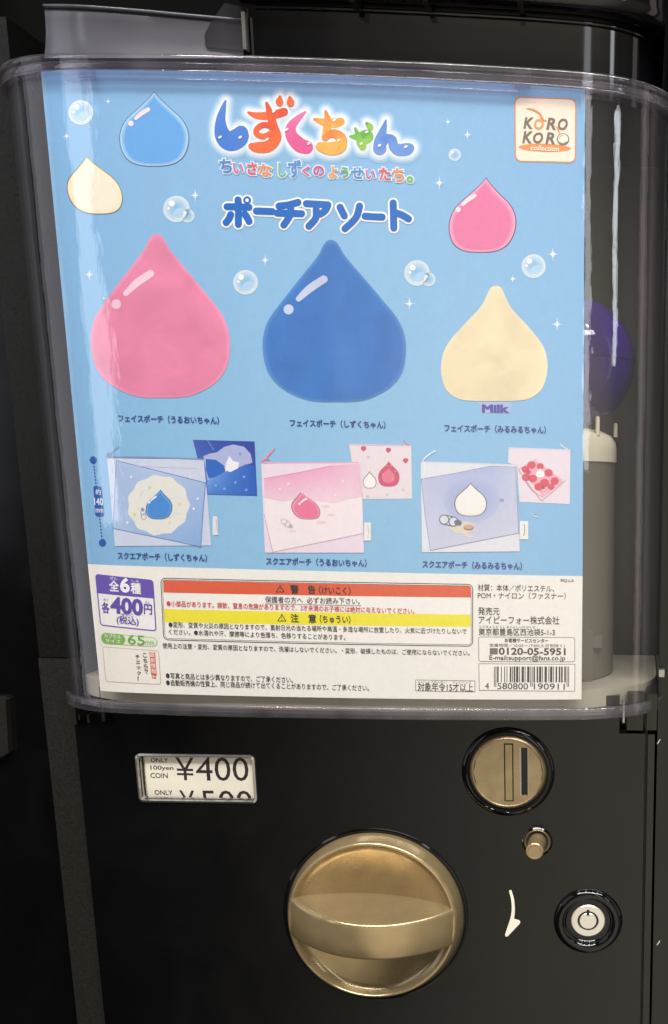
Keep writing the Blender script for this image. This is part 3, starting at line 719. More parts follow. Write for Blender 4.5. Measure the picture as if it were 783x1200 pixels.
while k < 125:
    bmesh.ops.bisect_plane(bm, geom=bm.verts[:]+bm.edges[:]+bm.faces[:], plane_co=(k, 0, 0), plane_no=(1, 0, 0)); k += GRID
for v in bm.verts: v.co.y = bend(v.co.x)+SHEET
ex = bmesh.ops.extrude_face_region(bm, geom=bm.faces[:])
bmesh.ops.translate(bm, vec=(0, 0.3, 0), verts=[e for e in ex['geom'] if isinstance(e, bmesh.types.BMVert)])
bmesh.ops.recalc_face_normals(bm, faces=bm.faces)
me = bpy.data.meshes.new('paper_sheet'); bm.to_mesh(me); bm.free(); me.materials.append(M_PRINT); link('paper_sheet', me, poster)

# ---- title in brush letters (crop coordinates of the photo: 230 + x/2.796, 90 + y/2.796)
def tc_(P): return [(230+x/2.796, 90+y/2.796, w/2.796) for x, y, w in P]
TITLE = [
 ((88, 138, 214), (70, 128, 215), [[(97, 80, 4), (88, 110, 18), (81, 150, 32), (88, 192, 50), (112, 212, 62), (140, 200, 62), (148, 184, 44)]]),
 ((226, 84, 52), (240, 112, 60), [[(172, 118, 6), (200, 128, 20), (245, 128, 26), (288, 116, 26)], [(232, 88, 8), (244, 125, 22), (254, 165, 28), (262, 200, 34), (238, 228, 36), (200, 232, 32), (182, 228, 18)], [(252, 165, 18), (222, 158, 16), (200, 172, 16), (200, 188, 16), (222, 196, 16), (246, 186, 16)], [(276, 66, 5), (274, 82, 22), (275, 86, 20)], [(308, 68, 5), (310, 84, 22), (311, 87, 20)]]),
 ((236, 124, 178), (226, 92, 150), [[(359, 116, 4), (336, 136, 18), (312, 165, 30), (314, 195, 38), (340, 224, 46), (362, 232, 42)]]),
 ((238, 134, 62), (242, 184, 84), [[(388, 140, 6), (420, 150, 24), (455, 152, 28), (474, 148, 24)], [(425, 114, 6), (432, 145, 20), (428, 180, 24), (424, 200, 22)], [(424, 200, 18), (448, 186, 24), (474, 200, 32), (472, 228, 40), (440, 236, 40), (408, 230, 28)]]),
 ((96, 178, 72), (150, 204, 84), [[(506, 196, 6), (530, 198, 20), (558, 188, 26), (568, 200, 24), (556, 214, 16)], [(522, 170, 5), (532, 195, 16), (540, 218, 24), (546, 230, 22)], [(560, 154, 8), (570, 164, 18), (572, 168, 16)]]),
 ((92, 140, 216), (112, 156, 222), [[(622, 144, 4), (614, 175, 20), (604, 210, 36), (602, 236, 42)], [(604, 226, 30), (622, 204, 26), (642, 206, 26), (648, 228, 30), (664, 240, 36), (690, 238, 38), (700, 234, 28)]]),
]
halo = Print()
for g_, c_, lay in ((10.0, (154, 198, 230), 1), (8.0, (174, 208, 236), 2), (6.2, (200, 225, 245), 3), (4.4, (222, 236, 248), 4), (2.8, (238, 245, 251), 5)):
    for c1, c2, strokes in TITLE:
        for s_ in strokes: halo.stroke(tc_(s_), lay, c_, grow=g_, seg=4)
halo.build('title_halo', cut=False)
GL = [(82, 205), (148, 205), (258, 120), (236, 212), (300, 180), (372, 226), (455, 150), (470, 215), (562, 188), (544, 226), (604, 232), (690, 236)]
for k, (c1, c2, strokes) in enumerate(TITLE):
    p = Print()
    for i, s_ in enumerate(strokes): p.stroke(tc_(s_), 6.5+1.3*i, c1, rgb2=c2, grow=0.45)
    for x, y in GL[2*k:2*k+2]:
        p.disc(230+(x-2)/2.796, 90+(y-6)/2.796, 2.3, 1.4, 13, (255, 240, 236), ang=-0.6, n=12)
    p.build('title_letter', cut=False)
# subtitle, letter by letter in colours
cols = [(86, 140, 206), (214, 110, 160), (226, 96, 110), (232, 150, 96), (120, 190, 130), (96, 150, 214), (226, 110, 150), (206, 96, 150), (234, 160, 90), (110, 180, 110), (90, 146, 210), (214, 110, 160), (226, 96, 110), (236, 150, 90), (120, 190, 90)]
X0 = [78, 122, 168, 204, 270, 302, 348, 384, 434, 474, 508, 556, 600, 646, 690]; X1 = [118, 156, 200, 250, 296, 346, 374, 420, 464, 500, 548, 588, 638, 682, 712]
Y0 = [270, 284, 280, 286, 284, 272, 292, 292, 294, 296, 298, 306, 298, 300, 326]; Y1 = [316, 318, 322, 328, 330, 334, 328, 326, 334, 332, 334, 336, 340, 344, 348]
for k, ch in enumerate('ちいさなしずくのようせいたち。'):
    a = (230+X0[k]/2.796, 90+(Y0[k]+Y1[k])/2/2.796-.3); b = (230+X1[k]/2.796, 90+(Y0[k]+Y1[k])/2/2.796+.3); h = (Y1[k]-Y0[k])/2.796
    words('subtitle_outline', ch, (a[0]-1.6, a[1]), (b[0]+1.6, b[1]), h+3.2, (222, 236, 248), lay=5, bevel=0.085)
    words('subtitle_letter', ch, a, b, h, cols[k], lay=8, bevel=0.032)
# heading in rounded strokes with a white outline
HEAD = [[(102, 426, 0), (140, 427, 0), (174, 428, 0)], [(138, 404, 0), (139, 440, 0), (139, 484, 0)], [(114, 452, 0), (108, 466, 0), (99, 478, 0)], [(160, 450, 0), (168, 462, 0), (174, 474, 0)],
        [(198, 440, 0), (224, 441, 0), (250, 442, 0)],
        [(272, 424, 0), (304, 420, 0), (334, 412, 0)], [(266, 447, 0), (306, 448, 0), (346, 449, 0)], [(309, 422, 0), (309, 452, 0), (288, 486, 0)],
        [(362, 416, 0), (398, 418, 0), (432, 420, 0)], [(432, 420, 0), (424, 438, 0), (408, 450, 0)], [(394, 436, 0), (392, 464, 0), (370, 490, 0)],
        [(472, 428, 0), (479, 442, 0), (486, 456, 0)], [(536, 424, 0), (524, 462, 0), (488, 498, 0)],
        [(554, 457, 0), (582, 459, 0), (610, 460, 0)],
        [(646, 414, 0), (647, 456, 0), (648, 496, 0)], [(654, 446, 0), (676, 454, 0), (696, 466, 0)]]
for w, c_, lay, nm in ((12.6, (250, 252, 252), 3, 'heading_outline'), (8.3, (30, 108, 196), 6, 'heading_letter')):
    p = Print()
    for i, s_ in enumerate(HEAD): p.stroke([(x, y, w) for x, y, _ in tc_(s_)], lay+0.17*(i % 4), c_, seg=5)
    q = 230+168/2.796, 90+405/2.796
    p.disc(*q, 4.6+(2 if lay == 3 else 0), 4.6+(2 if lay == 3 else 0), lay+1.9, c_, n=24)
    if lay > 4: p.disc(*q, 2.1, 2.1, lay+2.3, (235, 243, 252), n=20)
    p.build(nm, cut=False)

# ---- emblem, top right
def lg(x, y): return (590+x/7.83, 100+y/7.83)
def rr_px(x0, y0, x1, y1, r, f, n=5): return [f(x, -y) for x, y in rrrect(x0, x1, -y1, -y0, r, n)]
rrrect = rrect
p = Print()
def skew(fx, box4):                      # rounded rectangle over a photo quadrilateral (tl, tr, br, bl)
    pass
def rquad(tl, tr, br, bl, r, n=5, inset=0.0):
    """rounded rectangle filling a photo quadrilateral, corner radius r px"""
    w = (math.dist(tl, tr)+math.dist(bl, br))/2; h = (math.dist(tl, bl)+math.dist(tr, br))/2; out = []
    for x, y in rrect(inset, w-inset, inset, h-inset, max(r-inset, .2), n):
        u, v = x/w, y/h; a = lerp(tl, tr, u); b = lerp(bl, br, u); out.append(lerp(b, a, v))
    return out
E4 = [lg(98, 103), lg(672, 122), lg(668, 716), lg(104, 704)]
p.px(rquad(*E4, 8), 2, (214, 148, 112)); p.px(rquad(*E4, 8, inset=1.7), 2.5, (250, 234, 214))
E = p.build('emblem')
p = Print()
p.disc(*lg(380, 575), 240/7.83, 38/7.83, 3.2, (238, 150, 84), n=36, ang=0.03)
p.stroke([(*lg(215, 215), 1.0), (*lg(270, 225), 2.4), (*lg(335, 265), 2.6), (*lg(360, 315), 2.6), (*lg(395, 330), 1.5)], 4.6, (226, 146, 84))
p.stroke([(*lg(485, 380), 1.0), (*lg(500, 400), 2.0), (*lg(515, 440), 1.4)], 4.0, (232, 150, 84))
p.build('emblem_swirl', E)
gy = (124, 112, 96)
for ch, x0, x1, y0, y1 in (('K', 182, 280, 292, 400), ('R', 392, 482, 296, 408), ('O', 500, 592, 302, 412), ('K', 172, 272, 420, 532), ('O', 272, 366, 430, 534), ('R', 384, 474, 430, 540)):
    words('emblem_letter', ch, lg(x0, (y0+y1)/2), lg(x1, (y0+y1)/2+4), (y1-y0)/7.83, gy, lay=5, bevel=0.035, shear=0.22, parent=E)
words('emblem_letter', 'O', lg(280, 358), lg(372, 360), 98/7.83, (230, 158, 96), lay=5.2, bevel=0.04, shear=0.15, parent=E)
p = Print(); p.disc(*lg(548, 496), 57/7.83, 55/7.83, 5.4, (110, 112, 104)); p.disc(*lg(548, 494), 47/7.83, 46/7.83, 5.8, (250, 238, 216)); p.stroke([(*lg(512, 490), .5), (*lg(524, 470), .6), (*lg(545, 460), .5)], 6.2, (110, 112, 104)); p.stroke([(*lg(506, 524), 1.4), (*lg(548, 538), 1.8), (*lg(590, 520), 1.4)], 6.2, (140, 140, 130)); p.build('emblem_ball', E)
words('emblem_letter', 'collection', lg(250, 574), lg(512, 584), 46/7.83, (255, 244, 226), lay=6, bold=0.02, shear=0.25, parent=E)

# ---- water drops, plain
DROP = [(0, 0), (.07, .012), (.13, .05), (.2, .105), (.49, .26), (.73, .39), (.90, .49), (.98, .58), (1, .68), (.945, .81), (.77, .91), (.47, .98), (.22, 1.0), (0, 1.0)]
POINTY = [(0, 0), (.05, .03), (.17, .095), (.44, .215), (.75, .345), (.93, .47), (1, .61), (.965, .75), (.83, .88), (.6, .96), (.3, .995), (0, 1)]
def drop_outline(shape, xc, yt, half, h, lean=0.0, grow=0.0, tip=None):
    C = catmull(shape, 3); P = [(xc+half*u+lean*(1-v), yt+h*v) for u, v in C] + [(xc-half*u+lean*(1-v), yt+h*v) for u, v in reversed(C[1:-1])]
    if grow:
        cxm, cym = xc, yt+h*0.66
        P = [(cxm+(x-cxm)*(1+grow/half), cym+(y-cym)*(1+grow/(h*.55))) for x, y in P]
    return P
def drop(name, shape, xc, yt, half, h, rgb, lean=0.0, edge=None, outline=None, lay=3.0, gloss=True, inner=None, gl=(246, 226, 232)):
    p = Print()
    if outline: p.px(drop_outline(shape, xc, yt, half, h, lean, 0.0), lay, outline); g0_ = -1.0
    else: g0_ = 0
    steps = 5
    for i in range(steps if edge else 1):
        t = i/(steps-1) if edge else 1
        p.px(drop_outline(shape, xc, yt, half, h, lean, g0_-(min(half*0.16, 5.5))*t if edge else g0_), lay+.5+.4*i, lerp(edge, rgb, t) if edge else rgb)
    if gloss:
        k = half/82
        p.stroke([(xc-half*.52, yt+h*.365, 5.5*k+1), (xc-half*.36, yt+h*.30, 8*k+1), (xc-half*.17, yt+h*.245, 8*k+1)], lay+3.4, gl)
        p.disc(xc-half*.66, yt+h*.43, 5.2*k+.6, 5.2*k+.6, lay+3.6, gl, n=18)
    o = p.build(name)
    if name == 'pouch_drop': o.data.materials[0] = M_PLUSH
    return o
drop('pouch_drop', DROP, 190.5, 274, 81.5, 192, (229, 134, 168), lean=-7, edge=(236, 152, 184), gl=(242, 202, 218))['label'] = 'large pink drop shaped pouch'
drop('pouch_drop', DROP, 394, 281, 84, 190, (58, 120, 196), lean=-6, edge=(84, 142, 206), gl=(196, 208, 236))['label'] = 'large blue drop shaped pouch'
CREAM = [(0, 0), (.08, .01), (.14, .05), (.2, .115), (.3, .195), (.47, .28), (.67, .38), (.84, .475), (.95, .57), (1, .71), (.93, .87), (.75, .96), (.5, .995), (0, 1)]
drop('pouch_drop', CREAM, 578.5, 335, 62.5, 135, (237, 222, 184), lean=3, edge=(240, 226, 192), gloss=False)['label'] = 'cream drop shaped pouch'
drop('drop_picture', POINTY, 181, 107, 41, 88, (104, 170, 232), lean=0, edge=(176, 216, 246), outline=(92, 112, 150))['label'] = 'small light blue drop'
drop('drop_picture', POINTY, 117, 183, 32, 68, (244, 236, 216), lean=-16, edge=(248, 236, 190), outline=(132, 124, 120), gloss=False)['label'] = 'small cream drop'
drop('drop_picture', POINTY, 563, 208, 39.5, 88, (232, 122, 168), lean=7, edge=(242, 170, 200), outline=(96, 60, 92))['label'] = 'small pink drop'
words('pouch_word', 'Milk', (565, 478.5), (597, 479), 9.5, (84, 78, 168), lay=5, bevel=0.05)
p = Print(); p.px([(560, 471), (600, 471), (597, 484), (567, 484)], 2, (176, 190, 228)); p.build('word_backing')

# ---- bubbles and sparkles
def bubble(x, y, r):
    p = Print(); p.disc(x, y, r, r*1.0, 2.4, (148, 194, 228), rim=(222, 234, 240), core=0.25)
    p.disc(x+r*.28, y+r*.42, r*.5, r*.36, 2.8, (216, 230, 238), n=20, ang=-.5) if r > 9 else None
    p.disc(x+r*.2, y+r*.3, r*.5, r*.36, 3.2, (176, 212, 240), n=20, ang=-.5) if r > 9 else None
    p.disc(x-r*.36, y-r*.42, r*.24, r*.22, 3.6, (255, 255, 255), n=14); p.disc(x-r*.58, y-r*.05, r*.11, r*.11, 3.6, (250, 252, 255), n=10)
    p.build('bubble')
for b in ((95, 132, 14.5), (207, 245, 15.5), (220, 253, 8), (288, 331, 14.5), (489, 320, 15), (502.5, 327.5, 8), (533, 181.5, 7.2), (625.5, 312, 14)): bubble(*b)
for x, y, r in ((229, 229, 8), (78, 160, 6), (127, 119, 4.5), (105, 322, 7), (311, 305, 7.5), (480, 356, 8), (515, 214.5, 8), (525, 143, 5), (548, 158, 7), (648, 298, 8.5), (601, 327, 6), (653, 380, 8.5), (122, 350, 3)):
    p = Print(); P = []
    for k in range(16):
        a = math.pi*k/8; rr = r*(1.0 if k % 4 == 0 else 0.13 if k % 4 == 2 else 0.2)*(1.0 if k % 8 == 4 else 0.85 if k % 8 == 0 else 1); P.append((x+rr*math.cos(a), y+rr*math.sin(a)))
    p.disc(x, y, r*.42, r*.42, 2.2, (226, 240, 250), rim=(146, 196, 230), core=0.1, n=16)
    p.px(P, 3, (246, 251, 255)); p.build('sparkle', cut=False)

# ---- captions
NAVY = (40, 72, 146)
for s_, a, b in (('フェイスポーチ（うるおいちゃん）', (139, 490), (257, 493)), ('フェイスポーチ（しずくちゃん）', (340, 495.5), (452, 498)), ('フェイスポーチ（みるみるちゃん）', (521, 501.5), (640, 504)),
                 ('スクエアポーチ（しずくちゃん）', (138, 651), (243, 654)), ('スクエアポーチ（うるおいちゃん）', (312, 657.5), (430, 660)), ('スクエアポーチ（みるみるちゃん）', (495, 661), (612, 663.5))):
    words('caption', s_, a, b, 9.3, NAVY, bold=0.036, lay=5)
# size mark
p = Print()
p.disc(109.5, 539, 4.2, 4.4, 3, (30, 86, 170), n=20); p.disc(120.3, 636, 4.2, 4.4, 3, (30, 86, 170), n=20)
for k in range(24):
    t = (k+1)/25; x, y = lerp((109.5, 539), (120.3, 636), t); p.disc(x, y, 0.9, 1.1, 3, (36, 80, 160), n=8)
p.px(rquad((109.5, 569.5), (119.5, 570), (122.5, 605.5), (112, 605), 2.5), 3.6, (34, 88, 172)); SM = p.build('size_mark')
words('size_lettering', '約', (112.3, 576.3), (118.5, 576.6), 6.5, (214, 232, 250), bold=.02, lay=6, parent=SM); words('size_lettering', '140', (110.8, 587.5), (121.2, 588), 8.6, (230, 240, 252), bold=.025, lay=6, parent=SM); words('size_lettering', 'mm', (112.5, 598.3), (121.2, 598.6), 4.6, (214, 232, 250), bold=.02, lay=6, parent=SM)

# ---- square pouches
def pc(ox, oy): return lambda x, y: (ox+x/3.915, oy+y/3.915)
def pline(p, f, pts, w, lay, rgb):
    p.stroke([(*f(*q), w) for q in pts], lay, rgb, seg=3)
def small_bottle(p, f, x, y, a, lay, rgb, edge, s=1.0):
    p.stroke([(*f(x-16*s*math.cos(a), y-16*s*math.sin(a)), 7*s), (*f(x+10*s*math.cos(a), y+10*s*math.sin(a)), 7*s)], lay, edge); p.stroke([(*f(x-16*s*math.cos(a), y-16*s*math.sin(a)), 5.6*s), (*f(x+10*s*math.cos(a), y+10*s*math.sin(a)), 5.6*s)], lay+.4, rgb)
    p.stroke([(*f(x+20*s*math.cos(a), y+20*s*math.sin(a)), 4*s), (*f(x+26*s*math.cos(a), y+26*s*math.sin(a)), 3.4*s)], lay+.8, edge)
# blue pair
f = pc(110, 500)
p = Print(); p.px([f(455, 60), f(738, 68), f(750, 318), f(518, 312)], 2, [(60, 92, 176), (44, 68, 156), (38, 92, 184), (66, 112, 200)])
p.px([f(503, 135), f(530, 124), f(565, 118), f(600, 92), f(640, 82), f(690, 92), f(720, 125), f(728, 165), f(640, 195), f(560, 225), f(522, 248)], 2.6, (176, 184, 224))
p.px([f(520, 250), f(580, 215), f(650, 195), f(700, 172), f(744, 185), f(748, 314), f(522, 310)], 3.2, [(120, 168, 226), (90, 146, 222), (64, 120, 206), (52, 108, 198), (34, 88, 184), (40, 96, 190), (72, 128, 210)])
p.px([f(515, 148), f(560, 152), f(598, 178), f(604, 206), f(560, 230), f(528, 238), f(514, 195)], 3.8, (46, 106, 196)); p.px([f(622, 134), f(640, 158), f(668, 164), f(664, 190), f(628, 208), f(604, 200), f(606, 172)], 4.2, (238, 240, 246))
for x, y in ((560, 270), (600, 285), (650, 255), (700, 290), (690, 230), (672, 124)): p.disc(*f(x, y), 1.6, 1.6, 4.6, (120, 170, 232), n=10)
pline(p, f, [(520, 60), (535, 82), (552, 108)], .5, 5, (170, 186, 224)); p.build('pouch_picture')['label'] = 'small dark blue square pouch'
p = Print(); p.px([f(62, 145), f(505, 150), f(520, 300), f(540, 545), f(320, 546), f(98, 548), f(80, 340)], 5, (208, 216, 236))
pline(p, f, [(62, 140), (260, 141), (502, 150)], 1.8, 5.8, (128, 152, 190)); pline(p, f, [(72, 128), (96, 106), (118, 90)], 1.0, 5.8, (150, 176, 206)); p.disc(*f(72, 130), 3.2, 3, 6.2, (96, 140, 190), n=14)
p.px([f(546, 410), f(568, 412), f(573, 496), f(546, 498)], 5.4, (226, 230, 236)); pline(p, f, [(562, 425), (566, 455), (568, 485)], .7, 5.9, (170, 184, 206))
p.px([f(103, 153), f(300, 202), f(516, 256), f(504, 400), f(494, 553), f(300, 512), f(88, 468), f(96, 310)], 6.2, (104, 142, 196)); p.px([f(106, 157), f(300, 206), f(512, 259), f(500, 400), f(491, 549), f(300, 508), f(91, 465), f(99, 310)], 6.7, [(170, 194, 230), (182, 202, 234), (166, 190, 228), (152, 186, 230), (140, 178, 228), (152, 186, 230), (176, 200, 234), (186, 206, 236)])
P = []
for k in range(44):
    a = 2*math.pi*k/44; w = 1+0.035*math.cos(11*a); P.append(f(298+140*w*math.cos(a), 360+136*w*math.sin(a)))
p.px(P, 7.3, (232, 232, 224))
for x, y, r in ((258, 280, 2.2), (395, 356, 2.6), (190, 402, 2.2), (205, 378, 1.4), (350, 440, 1.5)): p.disc(*f(x, y), r, r*.9, 7.7, (222, 218, 180), n=12)
for x, y in ((172, 230), (460, 376), (155, 440), (444, 232), (478, 330)): p.disc(*f(x, y), 1.5, 1.5, 7.7, (226, 238, 250), n=10)
for q in (((345, 420), (378, 400), (400, 402)), ((215, 320), (225, 300), (250, 290)), ((330, 330), (365, 330), (385, 320))): pline(p, f, q, .5, 7.8, (196, 206, 206))
small_bottle(p, f, 229, 400, math.pi*1.45, 8, (226, 230, 232), (140, 150, 170), .9)
pline(p, f, [(112, 175), (300, 186), (480, 190)], .4, 7.0, (196, 210, 236)); pline(p, f, [(70, 320), (92, 318), (104, 332)], 1.2, 7.2, (176, 204, 232))
PB = p.build('pouch_picture'); PB['label'] = 'large blue square pouch with a white cloud'
drop('pouch_motif', POINTY, *f(297, 288), 15.5, 35, (70, 142, 218), lean=3, edge=(110, 172, 230), outline=(54, 100, 160), lay=8.6, gl=(226, 238, 250))
# pink pair
f = pc(300, 500)
p = Print(); p.px([f(428, 80), f(712, 85), f(717, 330), f(490, 332), f(484, 180), f(440, 160)], 2, (236, 224, 230)); pline(p, f, [(430, 84), (570, 86), (712, 88)], .9, 2.6, (232, 176, 196)); pline(p, f, [(676, 62), (690, 78), (704, 84)], 1.0, 2.6, (236, 130, 160))
for x, y, r in ((494, 103, 3.2), (608, 110, 3.0), (687, 158, 3.2)): p.px(drop_outline(POINTY, *f(x, y+12), r, -6.5), 3, (206, 92, 120))
for x, y in ((518, 140), (676, 290), (602, 312), (512, 320)): p.disc(*f(x, y), 2, 1.8, 3, (214, 200, 206), n=10)
p.px(drop_outline(POINTY, *f(522, 205), 8, 20), 3, (140, 116, 126)); p.px(drop_outline(POINTY, *f(522, 211), 7.2, 17.8), 3.5, (250, 244, 244))
p.px(drop_outline(POINTY, *f(610, 158), 12.5, 30), 3, (212, 88, 122)); p.px(drop_outline(POINTY, *f(608, 190), 7.5, 17), 3.5, (232, 128, 152))
for x, y in ((584, 220), (640, 205), (628, 240), (598, 180), (622, 178)): p.disc(*f(x, y), .6, .8, 4, (246, 200, 150), n=8)
p.build('pouch_picture')['label'] = 'small white square pouch with strawberries'
p = Print(); p.px([f(25, 170), f(485, 165), f(496, 578), f(42, 578)], 5, (238, 222, 236)); pline(p, f, [(26, 166), (250, 166), (470, 164)], 1.3, 5.6, (238, 176, 200)); pline(p, f, [(30, 160), (55, 134), (84, 100)], 2.0, 5.8, (240, 150, 184)); pline(p, f, [(26, 160), (40, 150), (62, 150)], 1.4, 5.8, (236, 130, 168))
p.px([f(38, 236), f(200, 208), f(345, 178), f(478, 170), f(488, 320), f(430, 330), f(360, 350), f(280, 338), f(200, 330), f(120, 342), f(40, 324)], 6.2, [(240, 176, 206), (240, 172, 204), (240, 174, 206), (240, 196, 218), (240, 206, 222), (242, 214, 226), (244, 218, 230), (244, 214, 228), (242, 206, 222), (242, 206, 222), (242, 204, 222)])
p.px([f(40, 326), f(120, 344), f(200, 332), f(280, 340), f(360, 352), f(430, 332), f(488, 322), f(492, 490), f(280, 534), f(80, 575), f(44, 420)], 6.4, (246, 234, 238))
pline(p, f, [(38, 239), (190, 212), (345, 180)], .6, 7, (226, 150, 180)); pline(p, f, [(38, 400), (58, 490), (78, 575)], .6, 7, (206, 160, 180)); pline(p, f, [(78, 575), (280, 534), (490, 490)], .6, 7, (206, 160, 180)); pline(p, f, [(455, 170), (478, 260), (488, 330)], .5, 7, (232, 180, 200))
for x, y in ((110, 285), (400, 250), (365, 312), (150, 262)): p.disc(*f(x, y), 1.4, 1.4, 7, (250, 232, 240), n=10)
small_bottle(p, f, 142, 444, .6, 7.4, (240, 232, 236), (196, 180, 190), 1.0)
for x, y, r in ((300, 440, 6), (345, 405, 5), (170, 480, 4), (320, 365, 5)): p.disc(*f(x, y), r, r*.35, 6.9, (244, 214, 214), n=14)
p.px([f(498, 438), f(528, 440), f(528, 522), f(496, 524)], 5.4, (240, 240, 236)); pline(p, f, [(514, 455), (517, 482), (514, 510)], .6, 6, (180, 176, 176)); p.build('pouch_picture')['label'] = 'large pink square pouch'
drop('pouch_motif', POINTY, *f(244, 300), 16.5, 32, (238, 124, 160), lean=-10, edge=(244, 166, 190), outline=(176, 106, 136), lay=8, gl=(252, 230, 238))
# lavender pair
f = pc(480, 500)
p = Print(); p.px([f(455, 95), f(738, 105), f(735, 355), f(505, 345), f(494, 180), f(452, 165)], 2, (234, 222, 232)); pline(p, f, [(456, 99), (590, 103), (736, 109)], .9, 2.5, (222, 214, 226)); pline(p, f, [(692, 80), (708, 94), (724, 103)], 1.0, 2.6, (240, 240, 242))
p.px([f(500, 196), f(584, 148), f(716, 246), f(606, 340)], 2.8, (240, 218, 226)); p.px([f(508, 190), f(580, 156), f(702, 244), f(610, 318)], 3.3, (236, 176, 190))
for x, y, r in ((560, 176, 5), (532, 196, 4.5), (600, 182, 4.2), (638, 212, 5), (566, 238, 5), (535, 232, 5), (620, 258, 5.5), (666, 250, 5), (592, 276, 5), (650, 276, 4), (545, 208, 3)): p.disc(*f(x, y), r, r*.92, 3.9, (220, 84, 108), n=14)
for q in (((500, 196), (540, 174), (584, 148)), ((500, 196), (550, 270), (606, 340)), ((606, 340), (660, 296), (716, 246)), ((520, 230), (560, 290), (612, 322)), ((612, 322), (660, 284), (704, 250))): pline(p, f, q, .5, 4.6, (196, 120, 134))
p.px(drop_outline(POINTY, *f(600, 190), 5, 11), 5, (250, 246, 246)); p.disc(*f(614, 280), 1.6, 1.6, 5, (150, 80, 96), n=8)
p.build('pouch_picture')['label'] = 'small white square pouch with a strawberry box'
p = Print(); p.px([f(52, 165), f(490, 175), f(506, 572), f(58, 576)], 5, (228, 230, 238)); pline(p, f, [(58, 162), (270, 168), (490, 176)], 1.4, 5.6, (214, 220, 232)); pline(p, f, [(66, 150), (90, 128), (118, 112)], 1.6, 5.8, (238, 242, 246)); pline(p, f, [(62, 158), (72, 178), (68, 214)], 1.8, 5.8, (236, 240, 244))
p.px([f(53, 240), f(200, 214), f(370, 180), f(488, 184), f(496, 330), f(502, 490), f(300, 530), f(95, 570), f(70, 400)], 6.2, (150, 150, 178)); p.px([f(56, 243), f(200, 217), f(370, 183), f(485, 187), f(493, 330), f(499, 487), f(300, 526), f(97, 566), f(73, 400)], 6.7, [(192, 200, 228), (182, 192, 226), (176, 188, 226), (194, 202, 228), (188, 196, 226), (206, 210, 230), (204, 208, 230), (208, 212, 232), (200, 206, 230)])
p.disc(*f(285, 330), 34, 28, 7.0, (168, 182, 222), rim=(186, 195, 227), core=.35)
small_bottle(p, f, 186, 432, .22, 8.2, (220, 226, 236), (112, 112, 128), 1.7)
p.px([f(180, 462), f(215, 440), f(255, 434), f(296, 446), f(300, 476), f(262, 490), f(300, 505), f(275, 512), f(245, 492), f(205, 486)], 7.8, (224, 218, 200)); p.disc(*f(272, 462), 6.2, 3.6, 8.4, (150, 112, 108), n=16); p.disc(*f(272, 459), 5.6, 2.8, 8.8, (216, 170, 150), n=16)
p.disc(*f(424, 338), 2.4, 1.9, 8, (120, 128, 172), n=12); p.disc(*f(424, 339), 1.6, 1.1, 8.4, (176, 184, 218), n=12)
p.px([f(507, 432), f(545, 434), f(545, 517), f(505, 516)], 5.4, (238, 238, 232)); pline(p, f, [(526, 448), (529, 474), (525, 500)], .8, 6, (130, 126, 130)); pline(p, f, [(585, 352), (594, 380), (584, 396), (566, 402)], .7, 4, (176, 196, 216)); pline(p, f, [(558, 398), (572, 410), (592, 414)], .9, 4.3, (226, 236, 246))
p.build('pouch_picture')['label'] = 'large lavender square pouch'
drop('pouch_motif', POINTY, *f(281, 258), 19, 39, (244, 242, 238), lean=0, edge=(246, 240, 230), outline=(96, 92, 104), lay=8.6, gloss=False)

# ---- white notice field
BLK = (52, 48, 48); RED = (206, 70, 62)
p = Print(); Q = [(111.5, 672.4), (179.8, 679.6), (183.8, 740), (117.5, 733)]
p.px(rquad(*Q, 4), 2, (104, 84, 178)); p.px(rquad(*Q, 4, inset=1.4), 2.4, (246, 244, 242)); hl, hr = (113.6, 695), (181.4, 701.5)
p.px([(113, 675), (115, 673.2), (178, 679.8), (180, 682), hr, hl], 2.8, (104, 84, 178)); PBG = p.build('price_badge')
PUR = (98, 78, 170)
for s_, a, b, h, c_, bo in (('全', (128.2, 686), (140, 687), 13, (250, 248, 252), .03), ('6', (141, 685), (152.5, 686), 18, (250, 248, 252), .05), ('種', (153.5, 689), (165.5, 690), 13, (250, 248, 252), .03), ('各', (119.5, 711.6), (128.8, 712.4), 13, PUR, .03), ('400', (129.6, 708.6), (168, 712), 20, PUR, .05), ('円', (169, 713.6), (178.6, 714.6), 12, PUR, .03), ('(税込)', (137, 726.4), (163, 729), 11, PUR, .025),
                            ('ぜん', (129, 677.4), (138, 678), 3.6, (230, 226, 246), .01), ('しゅ', (155, 680.6), (163, 681.2), 3.4, (230, 226, 246), .01), ('かく', (121.5, 702.6), (127.5, 703.2), 3.4, PUR, .01), ('えん', (170.5, 705.6), (176, 706.2), 3.2, PUR, .01), ('ぜいこ', (142, 719.8), (157, 721), 3.4, PUR, .01)):
    words('badge_lettering', s_, a, b, h, c_, bold=bo, lay=6, parent=PBG)
p = Print(); Q = [(118.4, 741), (184.6, 747.2), (184.6, 758.4), (119, 754.2)]
p.px(rquad(*Q, 6, n=8), 2, (150, 196, 110)); p.px(rquad(*Q, 6, n=8, inset=.8), 2.4, (232, 240, 216))
p.px(rquad((118.6, 741.2), (147, 743.8), (147, 756), (119.2, 754), 6, n=8), 2.8, (128, 184, 84)); SB = p.build('capsule_size_badge')
words('badge_lettering', 'カプセル', (122.6, 744.6), (142.6, 746.4), 4.8, (238, 248, 226), bold=.02, lay=6, parent=SB); words('badge_lettering', 'サイズ', (124, 750.4), (142, 751.8), 4.8, (238, 248, 226), bold=.02, lay=6, parent=SB); words('badge_lettering', '65', (150, 749), (170, 750.6), 11.5, (112, 168, 78), bold=.01, lay=6, parent=SB); words('badge_lettering', 'mm', (170.8, 753), (181, 753.8), 4.4, (128, 176, 96), lay=6, parent=SB)
